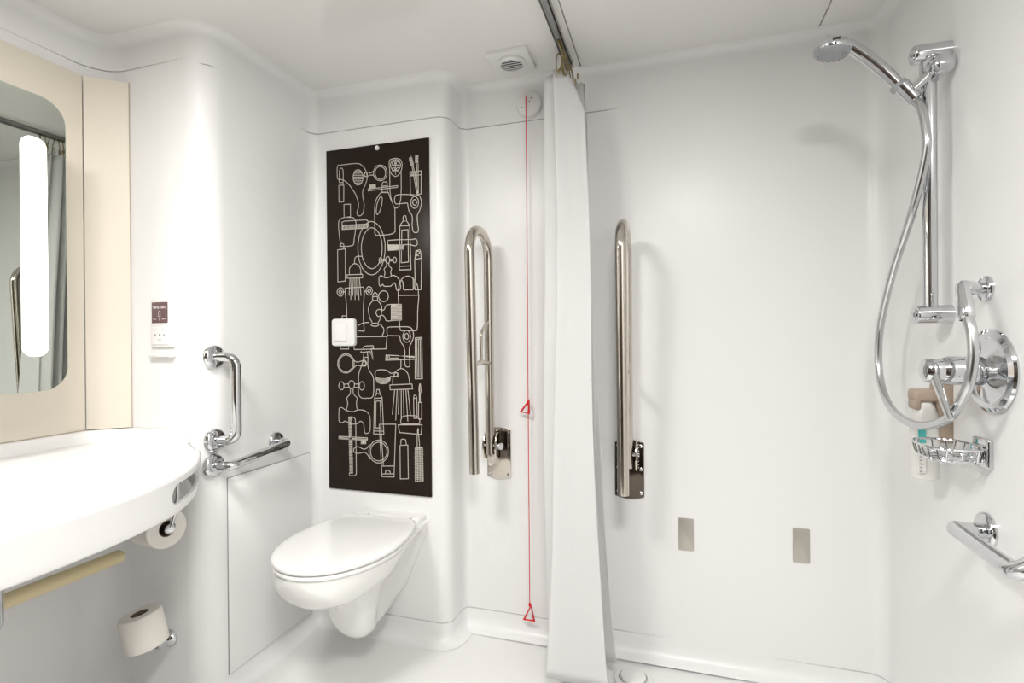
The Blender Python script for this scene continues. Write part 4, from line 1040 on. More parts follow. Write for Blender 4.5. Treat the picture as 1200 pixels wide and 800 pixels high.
# eyelets belong to the curtain
for k in range(5):
    u = (k + 0.25) / NF; p = curtain_pt(min(u, 0.92), 1.936)
    bm = bmesh.new()
    pts = [(p[0], p[1] + 0.0075 * math.cos(a * PI / 8), 1.936 + 0.0075 * math.sin(a * PI / 8)) for a in range(16)]
    if k == 0: pts = [(-0.333 + 0.0065 * math.cos(a * PI / 8), CY0 - 0.016, 1.936 + 0.0065 * math.sin(a * PI / 8)) for a in range(16)]
    tube(bm, pts, 0.0022, 6, closed=True); part('eyelet', bm, M_BRASS, cur)
hooks_y = [1.60 + 0.0185 * k for k in range(9)]
h0 = None
def hook_mesh(y, tw):
    bm = bmesh.new(); c, s = math.cos(tw), math.sin(tw)
    def P(a, z): return (-0.334 + a * c, y + a * s, z)
    tube(bm, catmull([P(0, 2.030), P(0, 2.016), P(0.007, 2.004), P(0.010, 1.985), P(0.009, 1.955), P(0.003, 1.934), P(-0.006, 1.931), P(-0.009, 1.945), P(-0.008, 1.970), P(-0.003, 1.986), P(0.005, 1.983)], 5), 0.0021, 6)
    lathe(bm, [(0, 0), (0.006, 0.001), (0.006, 0.005), (0, 0.006)], (-0.334, y, 2.024), (0, 0, 1), 10)
    return bm
for k, y in enumerate(hooks_y):
    loc = (-0.334, y, 2.03)
    if h0 is None:
        h0 = top_mesh('curtain_hook', hook_mesh(y, 0.5), M_BRASS, 'dark brass curtain hook bunched with others under the track', 'hook', loc, 'curtain hooks')
    else:
        h = h0.copy(); COL.objects.link(h); h.location = loc; h.rotation_euler = (0.05 * math.sin(k * 2.1), -0.12 - 0.12 * math.sin(k * 1.3), 0.5 * math.sin(k * 1.7))
        h['label'] = 'dark brass curtain hook bunched with others under the track'
h0['label'] = 'dark brass curtain hook bunched with others under the track'

# ------------------------------------------------------------------ mirror wall: cream panels, mirror, tube lamp
t = thing('mirror_backboard', 'cream laminate wall board behind the mirror with an angled right leaf', 'wall panel', (-1.71, 0.6, 0.827))
Z0, Z1 = 0.827, 1.903
bm = bmesh.new(); box(bm, (-1.7295, -0.05, Z0), (-1.707, 1.1205, Z1), 0.0015); part('board', bm, M_CREAM, t)
bm = bmesh.new()
a0, a1 = Vector((-1.707, 1.1225)), Vector((-1.6185, 1.196)); dd = (a1 - a0).normalized(); nn = Vector((dd.y, -dd.x))
poly = [(0, 0), ((a1 - a0).length, 0), ((a1 - a0).length, Z1 - Z0), (0, Z1 - Z0)]
prism(bm, poly, (a0.x, a0.y, Z0), (dd.x, dd.y, 0), (0, 0, 1), (nn.x, nn.y, 0), -0.018, 0.0, 0.001); part('angled_leaf', bm, M_CREAM, t, 20)
bm = bmesh.new(); e = a1
prism(bm, [(0, 0), (0.0012, 0), (0.0012, Z1 - Z0), (0, Z1 - Z0)], (e.x, e.y, Z0), (dd.x, dd.y, 0), (0, 0, 1), (nn.x, nn.y, 0), -0.018, 0.0005, 0.0); part('edge_strip', bm, M_CREAM_EDGE, t, 0)
bm = bmesh.new(); box(bm, (-1.7295, -0.05, Z0 - 0.003), (-1.7085, 1.1205, Z0 - 0.0002), 0.0); part('bottom_gasket', bm, M_CREAM_EDGE, t, 0)
t = thing('wall_mirror', 'mirror with rounded corners standing forward of the cream board', 'mirror', (-1.63, 0.62, 0.967))
MXF = -1.520
MY0, MY1, MZ0, MZ1 = 0.20, 0.957, 0.970, 1.716
bm = bmesh.new(); box(bm, (-1.7072, MY0 + 0.05, MZ0 + 0.02), (MXF - 0.006, MY1 - 0.03, MZ1 - 0.02), 0.004); part('cabinet', bm, M_PLAST, t)
poly = rounded_poly(MY1 - MY0, MZ1 - MZ0, 0.058, 10)
bm = bmesh.new(); prism(bm, poly, (MXF - 0.006, (MY0 + MY1) / 2, (MZ0 + MZ1) / 2), (0, 1, 0), (0, 0, 1), (1, 0, 0), 0.0, 0.0057, 0.0); part('glass_edge', bm, M_MIRROR_EDGE, t, 30)
bm = bmesh.new(); f = bm.faces.new([bm.verts.new((MXF, (MY0 + MY1) / 2 + a * 0.997, (MZ0 + MZ1) / 2 + b_ * 0.997)) for a, b_ in poly]); part('mirror_face', bm, M_MIRROR, t, 0)
t = thing('mirror_lamp', 'upright glowing opal strip lamp on the face of the mirror', 'lamp', (MXF, 0.90, 1.06))
bm = bmesh.new(); ly0, ly1, lz0, lz1 = 0.857, 0.911, 1.058, 1.606
prism(bm, rounded_poly(ly1 - ly0, lz1 - lz0, 0.024, 8), (MXF + 0.0005, (ly0 + ly1) / 2, (lz0 + lz1) / 2), (0, 1, 0), (0, 0, 1), (1, 0, 0), 0.0, 0.006, 0.004); part('opal_cover', bm, M_TUBE, t, 60)

# ------------------------------------------------------------------ washbasin counter
OUT = [(-1.450, 1.196), (-1.385, 1.184), (-1.300, 1.135), (-1.225, 1.072), (-1.150, 0.990), (-1.092, 0.892), (-1.052, 0.765), (-1.034, 0.62), (-1.036, 0.48), (-1.060, 0.33), (-1.115, 0.18), (-1.20, 0.06), (-1.33, -0.03), (-1.50, -0.07), (-1.728, -0.075)]
oc = catmull([(x, y, 0) for x, y in OUT], 8)
oc = [Vector((p.x, p.y)) for p in oc]
ZT_, ZA = 0.790, 0.694
def outn(i):
    a, c = oc[max(i - 1, 0)], oc[min(i + 1, len(oc) - 1)]; tg = (c - a).normalized(); n = Vector((-tg.y, tg.x))
    return n if n.x + 0.001 > 0 or n.y < 0 else -n
nrm = []
for i in range(len(oc)):
    n = outn(i); cen = Vector((-1.55, 0.55))
    if n.dot(oc[i] - cen) < 0: n = -n
    nrm.append(n)
t = thing('washbasin', 'white moulded washbasin counter with a curved deep front apron', 'washbasin', (-1.4, 0.55, ZA))
# top with shallow basin, made as rings from the rim inward
bm = bmesh.new()
cen = Vector((-1.48, 0.28))
allp = oc + [Vector((-1.728, 0.3)), Vector((-1.728, 0.7)), Vector((-1.728, 1.10)), Vector((-1.70, 1.17)), Vector((-1.64, 1.198)), Vector((-1.55, 1.198))]
def topz(p):
    d = math.hypot((p.x + 1.42) / 0.24, (p.y - 0.22) / 0.33)
    if d < 1: return ZT_ - 0.11 * (1 - d ** 2.2) ** 0.8
    return ZT_
NR = 26; R0 = []
for r_ in range(NR + 1):
    s = 1 - (r_ / NR) * 0.985
    R0.append([bm.verts.new(((cen + (p - cen) * s).x, (cen + (p - cen) * s).y, topz(cen + (p - cen) * s) if r_ else ZT_)) for p in allp])
m = len(allp)
for A, B in zip(R0, R0[1:]):
    for k in range(m): bm.faces.new((A[k], A[(k + 1) % m], B[(k + 1) % m], B[k]))
bm.faces.new(R0[-1])
part('counter_top', bm, M_SOLID, t, 50)
# apron: rounded top edge, slightly leaning out, with an obround hand hole near the wall end
hole_c = None
arc = [0.0]
for i in range(1, len(oc)): arc.append(arc[-1] + (oc[i] - oc[i - 1]).length)
hs0, hs1 = 0.170, 0.500            # metres of arc from the wall end
hzc, hr = 0.7435, 0.0245
def lerp_oc(s):
    for i in range(1, len(arc)):
        if arc[i] >= s:
            k = (s - arc[i - 1]) / (arc[i] - arc[i - 1]); return oc[i - 1].lerp(oc[i], k), nrm[i - 1].lerp(nrm[i], k).normalized()
    return oc[-1], nrm[-1]
def apron_off(z):                   # outward offset as a function of height
    k = (ZT_ - z) / (ZT_ - ZA)
    if z > ZT_ - 0.014: a = (z - (ZT_ - 0.014)) / 0.014; return 0.014 * (math.sqrt(max(0.0, 1 - a * a)) - 1) + 0.014 + 0.002
    if z < ZA + 0.008: a = ((ZA + 0.008) - z) / 0.008; return 0.016 - 0.006 + 0.006 * math.sqrt(max(0.0, 1 - a * a)) - 0.010 * (k)
    return 0.016 - 0.010 * k
def ap(s, z, inner=False):
    p, n = lerp_oc(s); o = apron_off(z) - (0.008 if inner else 0.0); return (p.x + n.x * o, p.y + n.y * o, z)
def apron_sheet(bm, inner):
    # rows above and below the hole, then a band with a matched hole boundary
    Sarr = sorted(set([round(arc[-1] * k / 110, 5) for k in range(111)]))
    zt0, zt1 = hzc + hr + 0.004, hzc - hr - 0.004
    top_rows = [ZT_, ZT_ - 0.0015, ZT_ - 0.004, ZT_ - 0.008, ZT_ - 0.014, zt0] if zt0 < ZT_ - 0.014 else [ZT_, ZT_ - 0.0015, ZT_ - 0.004, ZT_ - 0.008, zt0]
    bot_rows = [zt1, ZA + 0.008, ZA + 0.004, ZA + 0.0015, ZA]
    ea, eb = hs0 - 0.006, hs1 + 0.006
    S = [s for s in Sarr if s < ea - 0.004 or s > eb + 0.004] + [ea, eb] + [ea + (eb - ea) * k / 24 for k in range(1, 24)]
    S = sorted(S)
    def V(s, z):
        key = (round(s, 5), round(z, 5))
        if key not in cache: cache[key] = bm.verts.new(ap(s, z, inner))
        return cache[key]
    cache = {}
    for rows in (top_rows, bot_rows):
        for a, b_ in zip(rows, rows[1:]):
            for s0, s1 in zip(S, S[1:]): bm.faces.new((V(s0, a), V(s1, a), V(s1, b_), V(s0, b_)))
    for s0, s1 in zip(S, S[1:]):
        if s1 <= ea + 1e-6 or s0 >= eb - 1e-6: bm.faces.new((V(s0, zt0), V(s1, zt0), V(s1, zt1), V(s0, zt1)))
    # hole band: outer rectangle boundary vs obround
    rect = []
    inS = [s for s in S if ea - 1e-6 <= s <= eb + 1e-6]
    rect += [(s, zt0) for s in inS] + [(s, zt1) for s in inS[::-1]]
    def ob(s, z):
        mid = (hs0 + hs1) / 2; half = (hs1 - hs0) / 2 - hr
        f_ = (s - mid) / ((eb - ea) / 2)
        if z > hzc: sgn = 1
        else: sgn = -1
        # map along top edge to half obround perimeter
        Ltot = 2 * half + PI * hr; q = f_ * Ltot / 2
        if abs(q) <= half: return (mid + q, hzc + sgn * hr)
        a = (abs(q) - half) / hr
        return (mid + math.copysign(half + hr * math.sin(a), q), hzc + sgn * hr * math.cos(a))
    inn = [ob(s, z) for s, z in rect]
    ring = [V(s, z) for s, z in rect]; hl = [bm.verts.new(ap(s, z, inner)) for s, z in inn]
    m_ = len(rect)
    for k in range(m_):
        k2 = (k + 1) % m_
        vs = [ring[k], ring[k2], hl[k2], hl[k]]
        # collapse coincident end points
        if (hl[k].co - hl[k2].co).length < 1e-6: vs = [ring[k], ring[k2], hl[k]]
        if len(set(vs)) >= 3: 
            try: bm.faces.new(vs)
            except ValueError: pass
    return hl, [V(s, ZA) for s in S]
bm = bmesh.new()
h1, b1 = apron_sheet(bm, False); h2, b2 = apron_sheet(bm, True)
for k in range(len(h1)):
    k2 = (k + 1) % len(h1)
    try: bm.faces.new((h1[k], h1[k2], h2[k2], h2[k]))
    except ValueError: pass
for k in range(len(b1) - 1):
    bm.faces.new((b1[k], b1[k + 1], b2[k + 1], b2[k]))
part('front_apron', bm, M_SOLID, t, 45)
# shallow liner behind the hand hole
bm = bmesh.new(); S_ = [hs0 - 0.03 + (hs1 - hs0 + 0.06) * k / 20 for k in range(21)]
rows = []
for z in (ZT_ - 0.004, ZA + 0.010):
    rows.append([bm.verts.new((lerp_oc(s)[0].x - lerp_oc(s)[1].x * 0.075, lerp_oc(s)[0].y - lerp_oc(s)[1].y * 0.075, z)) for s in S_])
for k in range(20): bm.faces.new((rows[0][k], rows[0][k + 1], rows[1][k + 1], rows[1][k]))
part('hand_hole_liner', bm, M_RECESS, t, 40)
# back upstand along both walls
bm = bmesh.new()
us = [(-1.385, 1.198), (-1.64, 1.198), (-1.69, 1.175), (-1.706, 1.12), (-1.709, 0.6), (-1.709, -0.05)]
uf = [Vector((-1.385 - 0.006 * k, 1.176, 0)) for k in range(9)] + fillet([(-1.44, 1.176, 0), (-1.63, 1.176, 0), (-1.683, 1.118, 0), (-1.688, 0.5, 0), (-1.688, -0.05, 0)], 0.05, 6)
prof = [(0.0, 0.7895), (0.0, 0.790), (0.002, 0.795), (0.006, 0.808), (0.008, 0.818), (0.012, 0.823), (0.018, 0.8245), (0.045, 0.8245)]
rings_ = []
for i, p in enumerate(uf):
    a, c = uf[max(i - 1, 0)], uf[min(i + 1, len(uf) - 1)]; tg = (c - a).normalized(); n = Vector((tg.y, -tg.x, 0))
    if n.dot(Vector((-1.9, 1.4, 0)) - p) < 0: n = -n
    row = []
    for d, z in prof:
        hk = min(1.0, i / 8.0); hk = math.sqrt(max(0.0, 1 - (1 - hk) ** 2))
        q = p + n * d; q.x = max(q.x, -1.728); q.y = min(q.y, 1.1985); row.append(bm.verts.new((q.x, q.y, 0.7895 + (z - 0.7895) * hk)))
    rings_.append(row)
for A, B in zip(rings_, rings_[1:]):
    for k in range(len(prof) - 1): bm.faces.new((A[k], A[k + 1], B[k + 1], B[k]))
bm.faces.new(rings_[0]); bm.faces.new(rings_[-1])
bmesh.ops.remove_doubles(bm, verts=bm.verts, dist=0.00002)
part('back_upstand', bm, M_SOLID, t, 50)
bm = bmesh.new(); lathe(bm, [(0, 0), (0.022, 0), (0.024, 0.004), (0.018, 0.006), (0, 0.006)], (-1.42, 0.22, 0.6805), (0, 0, 1), 24); part('waste_cover', bm, M_CHROME, t)

# chrome waste trap below the counter
t = thing('waste_trap', 'chrome waste trap hanging under the washbasin at the left edge', 'pipe', (-1.27, 0.60, 0.50))
bm = bmesh.new(); lathe(bm, [(0, -0.165), (0.024, -0.160), (0.030, -0.145), (0.030, -0.075), (0.033, -0.070), (0.033, -0.058), (0.022, -0.052), (0.019, 0.02), (0.019, 0.05)], (-1.275, 0.650, 0.690), (0, 0, 1), 28); part('bottle_trap', bm, M_CHROME, t)
bm = bmesh.new(); tube(bm, fillet([(-1.275, 0.650, 0.60), (-1.40, 0.56, 0.60), (-1.728, 0.56, 0.60)], 0.03, 6), 0.015, 14); part('outlet_pipe', bm, M_CHROME, t)

# pale yellow bar under the counter
t = thing('under_counter_bar', 'pale yellow round bar under the washbasin counter', 'bar', (-1.5, 0.6, 0.483))
bx, bz, br = -1.5, 0.4865, 0.0185
prof = [(0.0, 0.0)] + [(br * math.sin(PI / 2 * k / 6), br * (1 - math.cos(PI / 2 * k / 6))) for k in range(1, 7)] + [(br, 1.05), (br * 0.6, 1.065), (0, 1.068)]
bm = bmesh.new(); lathe(bm, prof, (bx, 1.082, bz), (0, -1, 0), 24); part('bar', bm, M_BAR, t)
for yy in (0.55, 0.15):
    bm = bmesh.new(); tube(bm, [(bx, yy, bz), (-1.728, yy, bz + 0.02)], 0.008, 10); part('wall_stem', bm, M_BAR, t)

# ------------------------------------------------------------------ toilet rolls and their holders
def roll_thing(c, axis, label, r=0.054, L_=0.095, rc=0.0215, group=None):
    c = Vector(c); d = Vector(axis).normalized(); b0 = c - d * (L_ / 2)
    t = thing('toilet_roll', label, 'toilet roll', tuple(c), group)
    bm = bmesh.new(); lathe(bm, [(rc + 0.001, 0.0), (r - 0.002, 0.0), (r, 0.002), (r + 0.0004, L_ / 2), (r, L_ - 0.002), (r - 0.002, L_), (rc + 0.001, L_)], b0, d, 48); part('paper', bm, M_PAPER, t)
    bm = bmesh.new(); lathe(bm, [(rc + 0.0012, 0.0005), (rc + 0.0012, L_ - 0.0005), (rc, L_ + 0.0003), (rc - 0.001, L_ - 0.0005), (rc - 0.001, 0.0005), (rc, -0.0003), (rc + 0.0012, 0.0005)], b0, d, 36); part('card_core', bm, M_CARD, t)
    return t, c, d
Rc = (-1.457, 1.105, 0.268); Rd = (-0.20, -0.09, 0.97)
roll_thing(Rc, Rd, 'spare toilet roll standing tilted on a spindle low on the wall')
t = thing('roll_spindle', 'chrome wall spindle holding the tilted lower toilet roll', 'roll holder', (-1.47, 1.2, 0.19))
Rv = Vector(Rc); dv = Vector(Rd).normalized()
bm = bmesh.new(); wp = Vector((-1.470, 1.199, 0.190))
bot = Rv - dv * 0.064
tube(bm, fillet([tuple(wp), tuple(wp + Vector((0, -0.05, -0.012))), tuple(bot), tuple(Rv + dv * 0.040)], 0.018, 6), 0.0075, 14); part('arm', bm, M_CHROME, t)
bm = bmesh.new(); lathe(bm, [(0, 0), (0.026, 0), (0.026, 0.006), (0.022, 0.012), (0.012, 0.020), (0.010, 0.045), (0, 0.046)], tuple(wp), (0, -1, -0.1), 28); part('wall_flange', bm, M_CHROME, t)
Rd2 = (0.985, -0.17, 0.03); Rc2 = (-1.355 - 0.047, 1.098 + 0.008, 0.568)
roll_thing(Rc2, Rd2, 'toilet roll lying sideways just below the washbasin counter')
t = thing('roll_holder', 'chrome roll holder under the washbasin carrying the upper toilet roll', 'roll holder', (-1.33, 1.2, 0.62))
c2 = Vector(Rc2); d2 = Vector(Rd2).normalized()
bm = bmesh.new(); e1 = c2 + d2 * 0.062
tube(bm, fillet([tuple(c2 - d2 * 0.03), tuple(e1), tuple(e1 + Vector((0.006, 0.012, 0.05))), (e1.x + 0.004, e1.y + 0.03, 0.782)], 0.012, 5), 0.0055, 12); part('arm', bm, M_CHROME, t)
bm = bmesh.new(); lathe(bm, [(0, 0), (0.018, 0), (0.018, 0.006), (0.012, 0.010), (0, 0.011)], (e1.x + 0.004, e1.y + 0.03, 0.7885), (0, 0, -1), 24); part('fixing_flange', bm, M_CHROME, t)
bm = bmesh.new(); lathe(bm, [(0, 0), (0.012, 0), (0.014, 0.004), (0.012, 0.008), (0, 0.009)], tuple(e1 - d2 * 0.006), tuple(d2), 20); part('end_knob', bm, M_CHROME, t)

# ------------------------------------------------------------------ shaver socket
t = thing('shaver_socket', 'small white shaver socket with a mauve notice above it', 'socket', (-1.485, 1.2, 1.08))
sx0, sx1 = -1.530, -1.441
cx = (sx0 + sx1) / 2 + 0.0
bm = bmesh.new(); prism(bm, rounded_poly(0.090, 0.152, 0.005, 4), (cx, 1.2, 1.152), (1, 0, 0), (0, 0, 1), (0, -1, 0), 0.0, 0.009, 0.003); fr = part('cover_plate', bm, M_PLAST, t)
bm = bmesh.new(); prism(bm, rounded_poly(0.064, 0.064, 0.002, 3), (cx - 0.006, 1.191, 1.182), (1, 0, 0), (0, 0, 1), (0, -1, 0), -0.001, 0.0008, 0.0003); st = part('notice', bm, M_MAUVE, t); st['label'] = 'mauve notice with small white lettering'
bm = bmesh.new()
strokes = []
xx = -0.026
for k in range(11):
    wv = [0.004, 0.003, 0.0042, 0.003, 0.004][k % 5]
    if k == 6: xx += 0.004
    if k % 3 == 0: strokes += [(0, [(xx, 0.013), (xx, 0.019), (xx + wv * .7, 0.019)]), (0, [(xx, 0.016), (xx + wv * .6, 0.016)])]
    elif k % 3 == 1: strokes += [(1, [(xx, 0.013), (xx + wv * .7, 0.013), (xx + wv * .7, 0.019), (xx, 0.019)])]
    else: strokes += [(0, [(xx, 0.019), (xx, 0.013), (xx + wv * .7, 0.013)]), (0, [(xx + wv * .7, 0.013), (xx + wv * .7, 0.019)])]
    xx += wv + 0.0006
strokes += [(1, [(-0.004, -0.012), (0.003, -0.012), (0.003, 0.004), (-0.002, 0.004), (-0.004, 0.001)]), (0, [(-0.026, -0.020), (-0.012, -0.020)]), (0, [(0.008, -0.020), (0.024, -0.020)]), (0, [(-0.001, -0.016), (-0.001, -0.024)])]
ribbons(bm, strokes, (cx - 0.006, 1.1902, 1.182), (1, 0, 0), (0, 0, 1), (0, -1, 0), 0.0014, 0.0004); part('lettering', bm, M_INKW, st, 0)
bm = bmesh.new(); prism(bm, rounded_poly(0.066, 0.054, 0.003, 3), (cx - 0.004, 1.191, 1.112), (1, 0, 0), (0, 0, 1), (0, -1, 0), -0.001, 0.0025, 0.001); so = part('socket_face', bm, M_SEAT, t)
for (hx, hz, hr_) in ((-0.018, 0.002, 0.0032), (0.0, 0.002, 0.0036), (0.017, 0.002, 0.0025)):
    bm = bmesh.new(); lathe(bm, [(hr_, 0), (hr_, 0.0006), (0, 0.0006)], (cx - 0.004 + hx, 1.1886, 1.112 + hz), (0, -1, 0), 12); part('pin_hole', bm, M_PRINT, so)
bm = bmesh.new(); ribbons(bm, [(0, [(-0.008, -0.013), (0.007, -0.013)]), (0, [(0.008, 0.018), (0.020, 0.018)]), (0, [(-0.020, 0.018), (-0.010, 0.018)])], (cx - 0.004, 1.1885, 1.112), (1, 0, 0), (0, 0, 1), (0, -1, 0), 0.0016, 0.0004); part('marking', bm, M_PRINT, so, 0)['kind'] = 'stuff'
# ------------------------------------------------------------------ small ledge below the socket
bm = bmesh.new(); box(bm, (-1.530, 1.180, 1.046), (-1.437, 1.2, 1.058), 0.004, 3)
top_mesh('razor_ledge', bm, M_PLAST, 'thin white ledge on the wall just under the shaver socket', 'shelf', (-1.485, 1.2, 1.046))

# ------------------------------------------------------------------ shower riser rail
RX, RY = 0.568, 1.425
t = thing('shower_riser', 'vertical chrome shower rail with two wall brackets', 'shower rail', (XR, RY, 1.14))
bm = bmesh.new(); tube(bm, [(RX, RY, 1.150), (RX, RY, 1.742)], 0.0145, 24); part('pole', bm, M_CHROME, t)
for zz, xa in ((1.741, 0.532), (1.141, 0.534)):
    bm = bmesh.new(); lathe(bm, [(0, 0), (0.010, 0.0005), (0.0125, 0.002), (0.0135, 0.0045), (0.0205, 0.005), (0.0215, 0.008), (0.0215, 0.085)], (xa, RY, zz), (1, 0, 0), 32); part('wall_bracket', bm, M_CHROME, t)
    bm = bmesh.new(); lathe(bm, [(0, -0.001), (0.007, 0.0), (0.010, 0.002)], (xa - 0.0015, RY, zz), (1, 0, 0), 20); part('bracket_cap', bm, M_CHROME, t)
bm = bmesh.new(); lathe(bm, [(0, 0), (0.014, 0.001), (0.0215, 0.006), (0.024, 0.014), (0.024, 0.034), (0.020, 0.045), (0, 0.048)], (0.586, RY - 0.046, 1.700), (-0.25, 1, 0), 30); part('slider_knob', bm, M_CHROME, t)
bm = bmesh.new(); lathe(bm, [(0.0125, -0.024), (0.018, -0.022), (0.018, 0.022), (0.0125, 0.024)], (RX, RY, 1.698), (0, 0, 1), 24); part('slider', bm, M_CHROME, t)
bm = bmesh.new(); tube(bm, [(0.572, RY - 0.012, 1.697), (0.530, RY - 0.006, 1.655)], 0.0115, 16); part('slider_arm', bm, M_CHROME, t)
hd = (Vector((0.485, RY, 1.708)) - Vector((0.525, RY, 1.653))).normalized()
bm = bmesh.new(); lathe(bm, [(0.0125, -0.028), (0.0165, -0.026), (0.0175, 0.018), (0.0145, 0.022)], (0.523, RY - 0.003, 1.660), tuple(hd), 24); part('handset_cradle', bm, M_CHROME, t)

# ------------------------------------------------------------------ hand shower and hose
t = thing('hand_shower', 'chrome hand shower with grey spray face and long looping hose', 'shower head', (0.36, RY, 1.79))
HP = [(0.536, RY, 1.640), (0.523, RY, 1.658), (0.510, RY, 1.675), (0.483, RY, 1.710), (0.455, RY, 1.742), (0.428, RY, 1.769), (0.402, RY, 1.789), (0.378, RY, 1.800), (0.360, RY, 1.803)]
hp = catmull(HP, 6)
rad = []
for i in range(len(hp)):
    k = i / (len(hp) - 1); rad.append(0.0100 + 0.0052 * min(1, k * 2.5) + 0.004 * max(0, k - 0.6))
bm = bmesh.new(); tube(bm, hp, rad, 20); part('handle', bm, M_CHROME, t)
HC = Vector((0.374, RY, 1.786)); ha = Vector((-0.12, 0.06, -1)).normalized()
bm = bmesh.new(); lathe(bm, [(0, -0.026), (0.020, -0.023), (0.034, -0.014), (0.040, -0.003), (0.041, 0.004), (0.039, 0.008)], tuple(HC), tuple(ha), 36); part('head_shell', bm, M_CHROME, t)
bm = bmesh.new(); lathe(bm, [(0.039, 0.004), (0.039, 0.012), (0.033, 0.017), (0.018, 0.019), (0, 0.0195)], tuple(HC), tuple(ha), 36); sf = part('spray_face', bm, M_GREYP, t); sf['label'] = 'pale grey plastic spray face'
for ring_r, cnt in ((0.012, 6), (0.022, 12), (0.030, 16)):
    bm = bmesh.new()
    xa_, ya_ = frame_of(ha)
    for k in range(cnt):
        a = 2 * PI * k / cnt; p = HC + ha * 0.0165 + (xa_ * math.cos(a) + ya_ * math.sin(a)) * ring_r
        lathe(bm, [(0.0016, 0), (0.0014, 0.003), (0, 0.0032)], tuple(p), tuple(ha), 6)
    part('nozzle_ring', bm, M_GREYP, sf)
bm = bmesh.new(); box(bm, (0.364, RY - 0.0405, 1.787), (0.380, RY - 0.034, 1.793), 0.001); part('spray_lever', bm, M_BLACK, t)
bm = bmesh.new(); lathe(bm, [(0.0165, -0.007), (0.0185, -0.006), (0.0185, 0.006), (0.0165, 0.007)], (0.5095, RY, 1.6755), tuple(hd), 24); part('grip_collar', bm, M_GREYP, t)
hose = [(0.536, 1.424, 1.640), (0.542, 1.40, 1.612), (0.545, 1.385, 1.560), (0.546, 1.385, 1.498), (0.537, 1.437, 1.377), (0.532, 1.535, 1.250), (0.529, 1.612, 1.105), (0.527, 1.608, 0.990), (0.524, 1.53, 0.915), (0.520, 1.385, 0.892), (0.522, 1.250, 0.922), (0.526, 1.183, 0.984), (0.529, 1.163, 1.045), (0.530, 1.168, 1.095), (0.530, 1.183, 1.128)]
hp = catmull(hose, 26)
bm = bmesh.new(); tube(bm, hp, [0.0086 + 0.0006 * (i % 2) for i in range(len(hp))], 14); part('hose', bm, M_HOSE, t, 80)

# ------------------------------------------------------------------ hose inlet elbow
t = thing('hose_inlet', 'chrome elbow outlet on a round flange feeding the shower hose', 'shower fitting', (XR, 1.285, 1.187))
XW = XR - 0.007
flange(t, (XW, 1.283, 1.186), (-1, 0, 0), 0.026, th=0.010)
bm = bmesh.new(); lathe(bm, [(0.013, 0), (0.013, 0.016), (0.010, 0.018)], (XW - 0.008, 1.281, 1.186), (-1, 0, 0), 6); part('hex_nut', bm, M_CHROME, t, 20)
bm = bmesh.new(); tube(bm, fillet([(XW - 0.006, 1.283, 1.186), (0.533, 1.208, 1.188), (0.531, 1.190, 1.150)], 0.016, 8), 0.0115, 20); part('elbow', bm, M_CHROME, t)
bm = bmesh.new(); lathe(bm, [(0.0125, 0), (0.0138, 0.002), (0.0138, 0.034), (0.0115, 0.036), (0.0105, 0.040)], (0.531, 1.193, 1.160), (-0.001, -0.006, -0.034), 24); part('hose_nut', bm, M_CHROME, t)

# ------------------------------------------------------------------ mixer valve
t = thing('shower_valve', 'large round chrome shower mixer valve with a single lever', 'shower valve', (XR, 1.263, 1.021))
VC = (XW, 1.263, 1.021)
bm = bmesh.new(); lathe(bm, [(0, 0), (0.082, 0), (0.084, 0.004), (0.082, 0.009), (0.074, 0.014), (0.068, 0.013), (0.064, 0.010), (0.055, 0.012), (0.034, 0.018), (0.024, 0.024), (0, 0.024)], VC, (-1, 0, 0), 56); part('wall_rose', bm, M_CHROME, t)
vd = Vector((-1, -0.33, 0.0)).normalized()
vd = Vector((-1, 0.0, 0.0))
bm = bmesh.new(); lathe(bm, [(0.026, 0.0), (0.029, 0.002), (0.029, 0.030), (0.0265, 0.032), (0.0265, 0.036), (0.029, 0.038), (0.029, 0.060), (0.024, 0.072), (0, 0.072)], (XW - 0.016, 1.263, 1.021), tuple(vd), 40); part('valve_barrel', bm, M_CHROME, t)
bm = bmesh.new(); lathe(bm, [(0.0235, 0), (0.0245, 0.003), (0.0245, 0.024), (0.021, 0.031), (0.012, 0.035), (0, 0.036)], (XW - 0.086, 1.263, 1.021), tuple(vd), 36); part('handle_cap', bm, M_CHROME, t)
bm = bmesh.new()
lv0 = Vector((XW - 0.104, 1.252, 1.016)); lv1 = Vector((0.508, 1.195, 0.930))
xs_ = Vector((0, 1, 0.5)).normalized(); dl = (lv1 - lv0); 
for k in range(2): pass
ringz = []
for k in range(9):
    s = k / 8; p = lv0.lerp(lv1, s); hw = 0.0120 - 0.0030 * s; ht = 0.0075 - 0.0025 * s
    dd_ = dl.normalized(); ya = Vector((1, 0, 0)) - dd_ * dd_.x; ya.normalize(); xa_ = dd_.cross(ya)
    ringz.append([bm.verts.new(p + xa_ * hw * math.cos(a * PI / 8) + ya * ht * math.sin(a * PI / 8)) for a in range(16)])
for A, B in zip(ringz, ringz[1:]):
    for k in range(16): bm.faces.new((A[k], A[(k + 1) % 16], B[(k + 1) % 16], B[k]))
bm.faces.new(ringz[0]); bm.faces.new(ringz[-1]); part('lever', bm, M_CHROME, t)

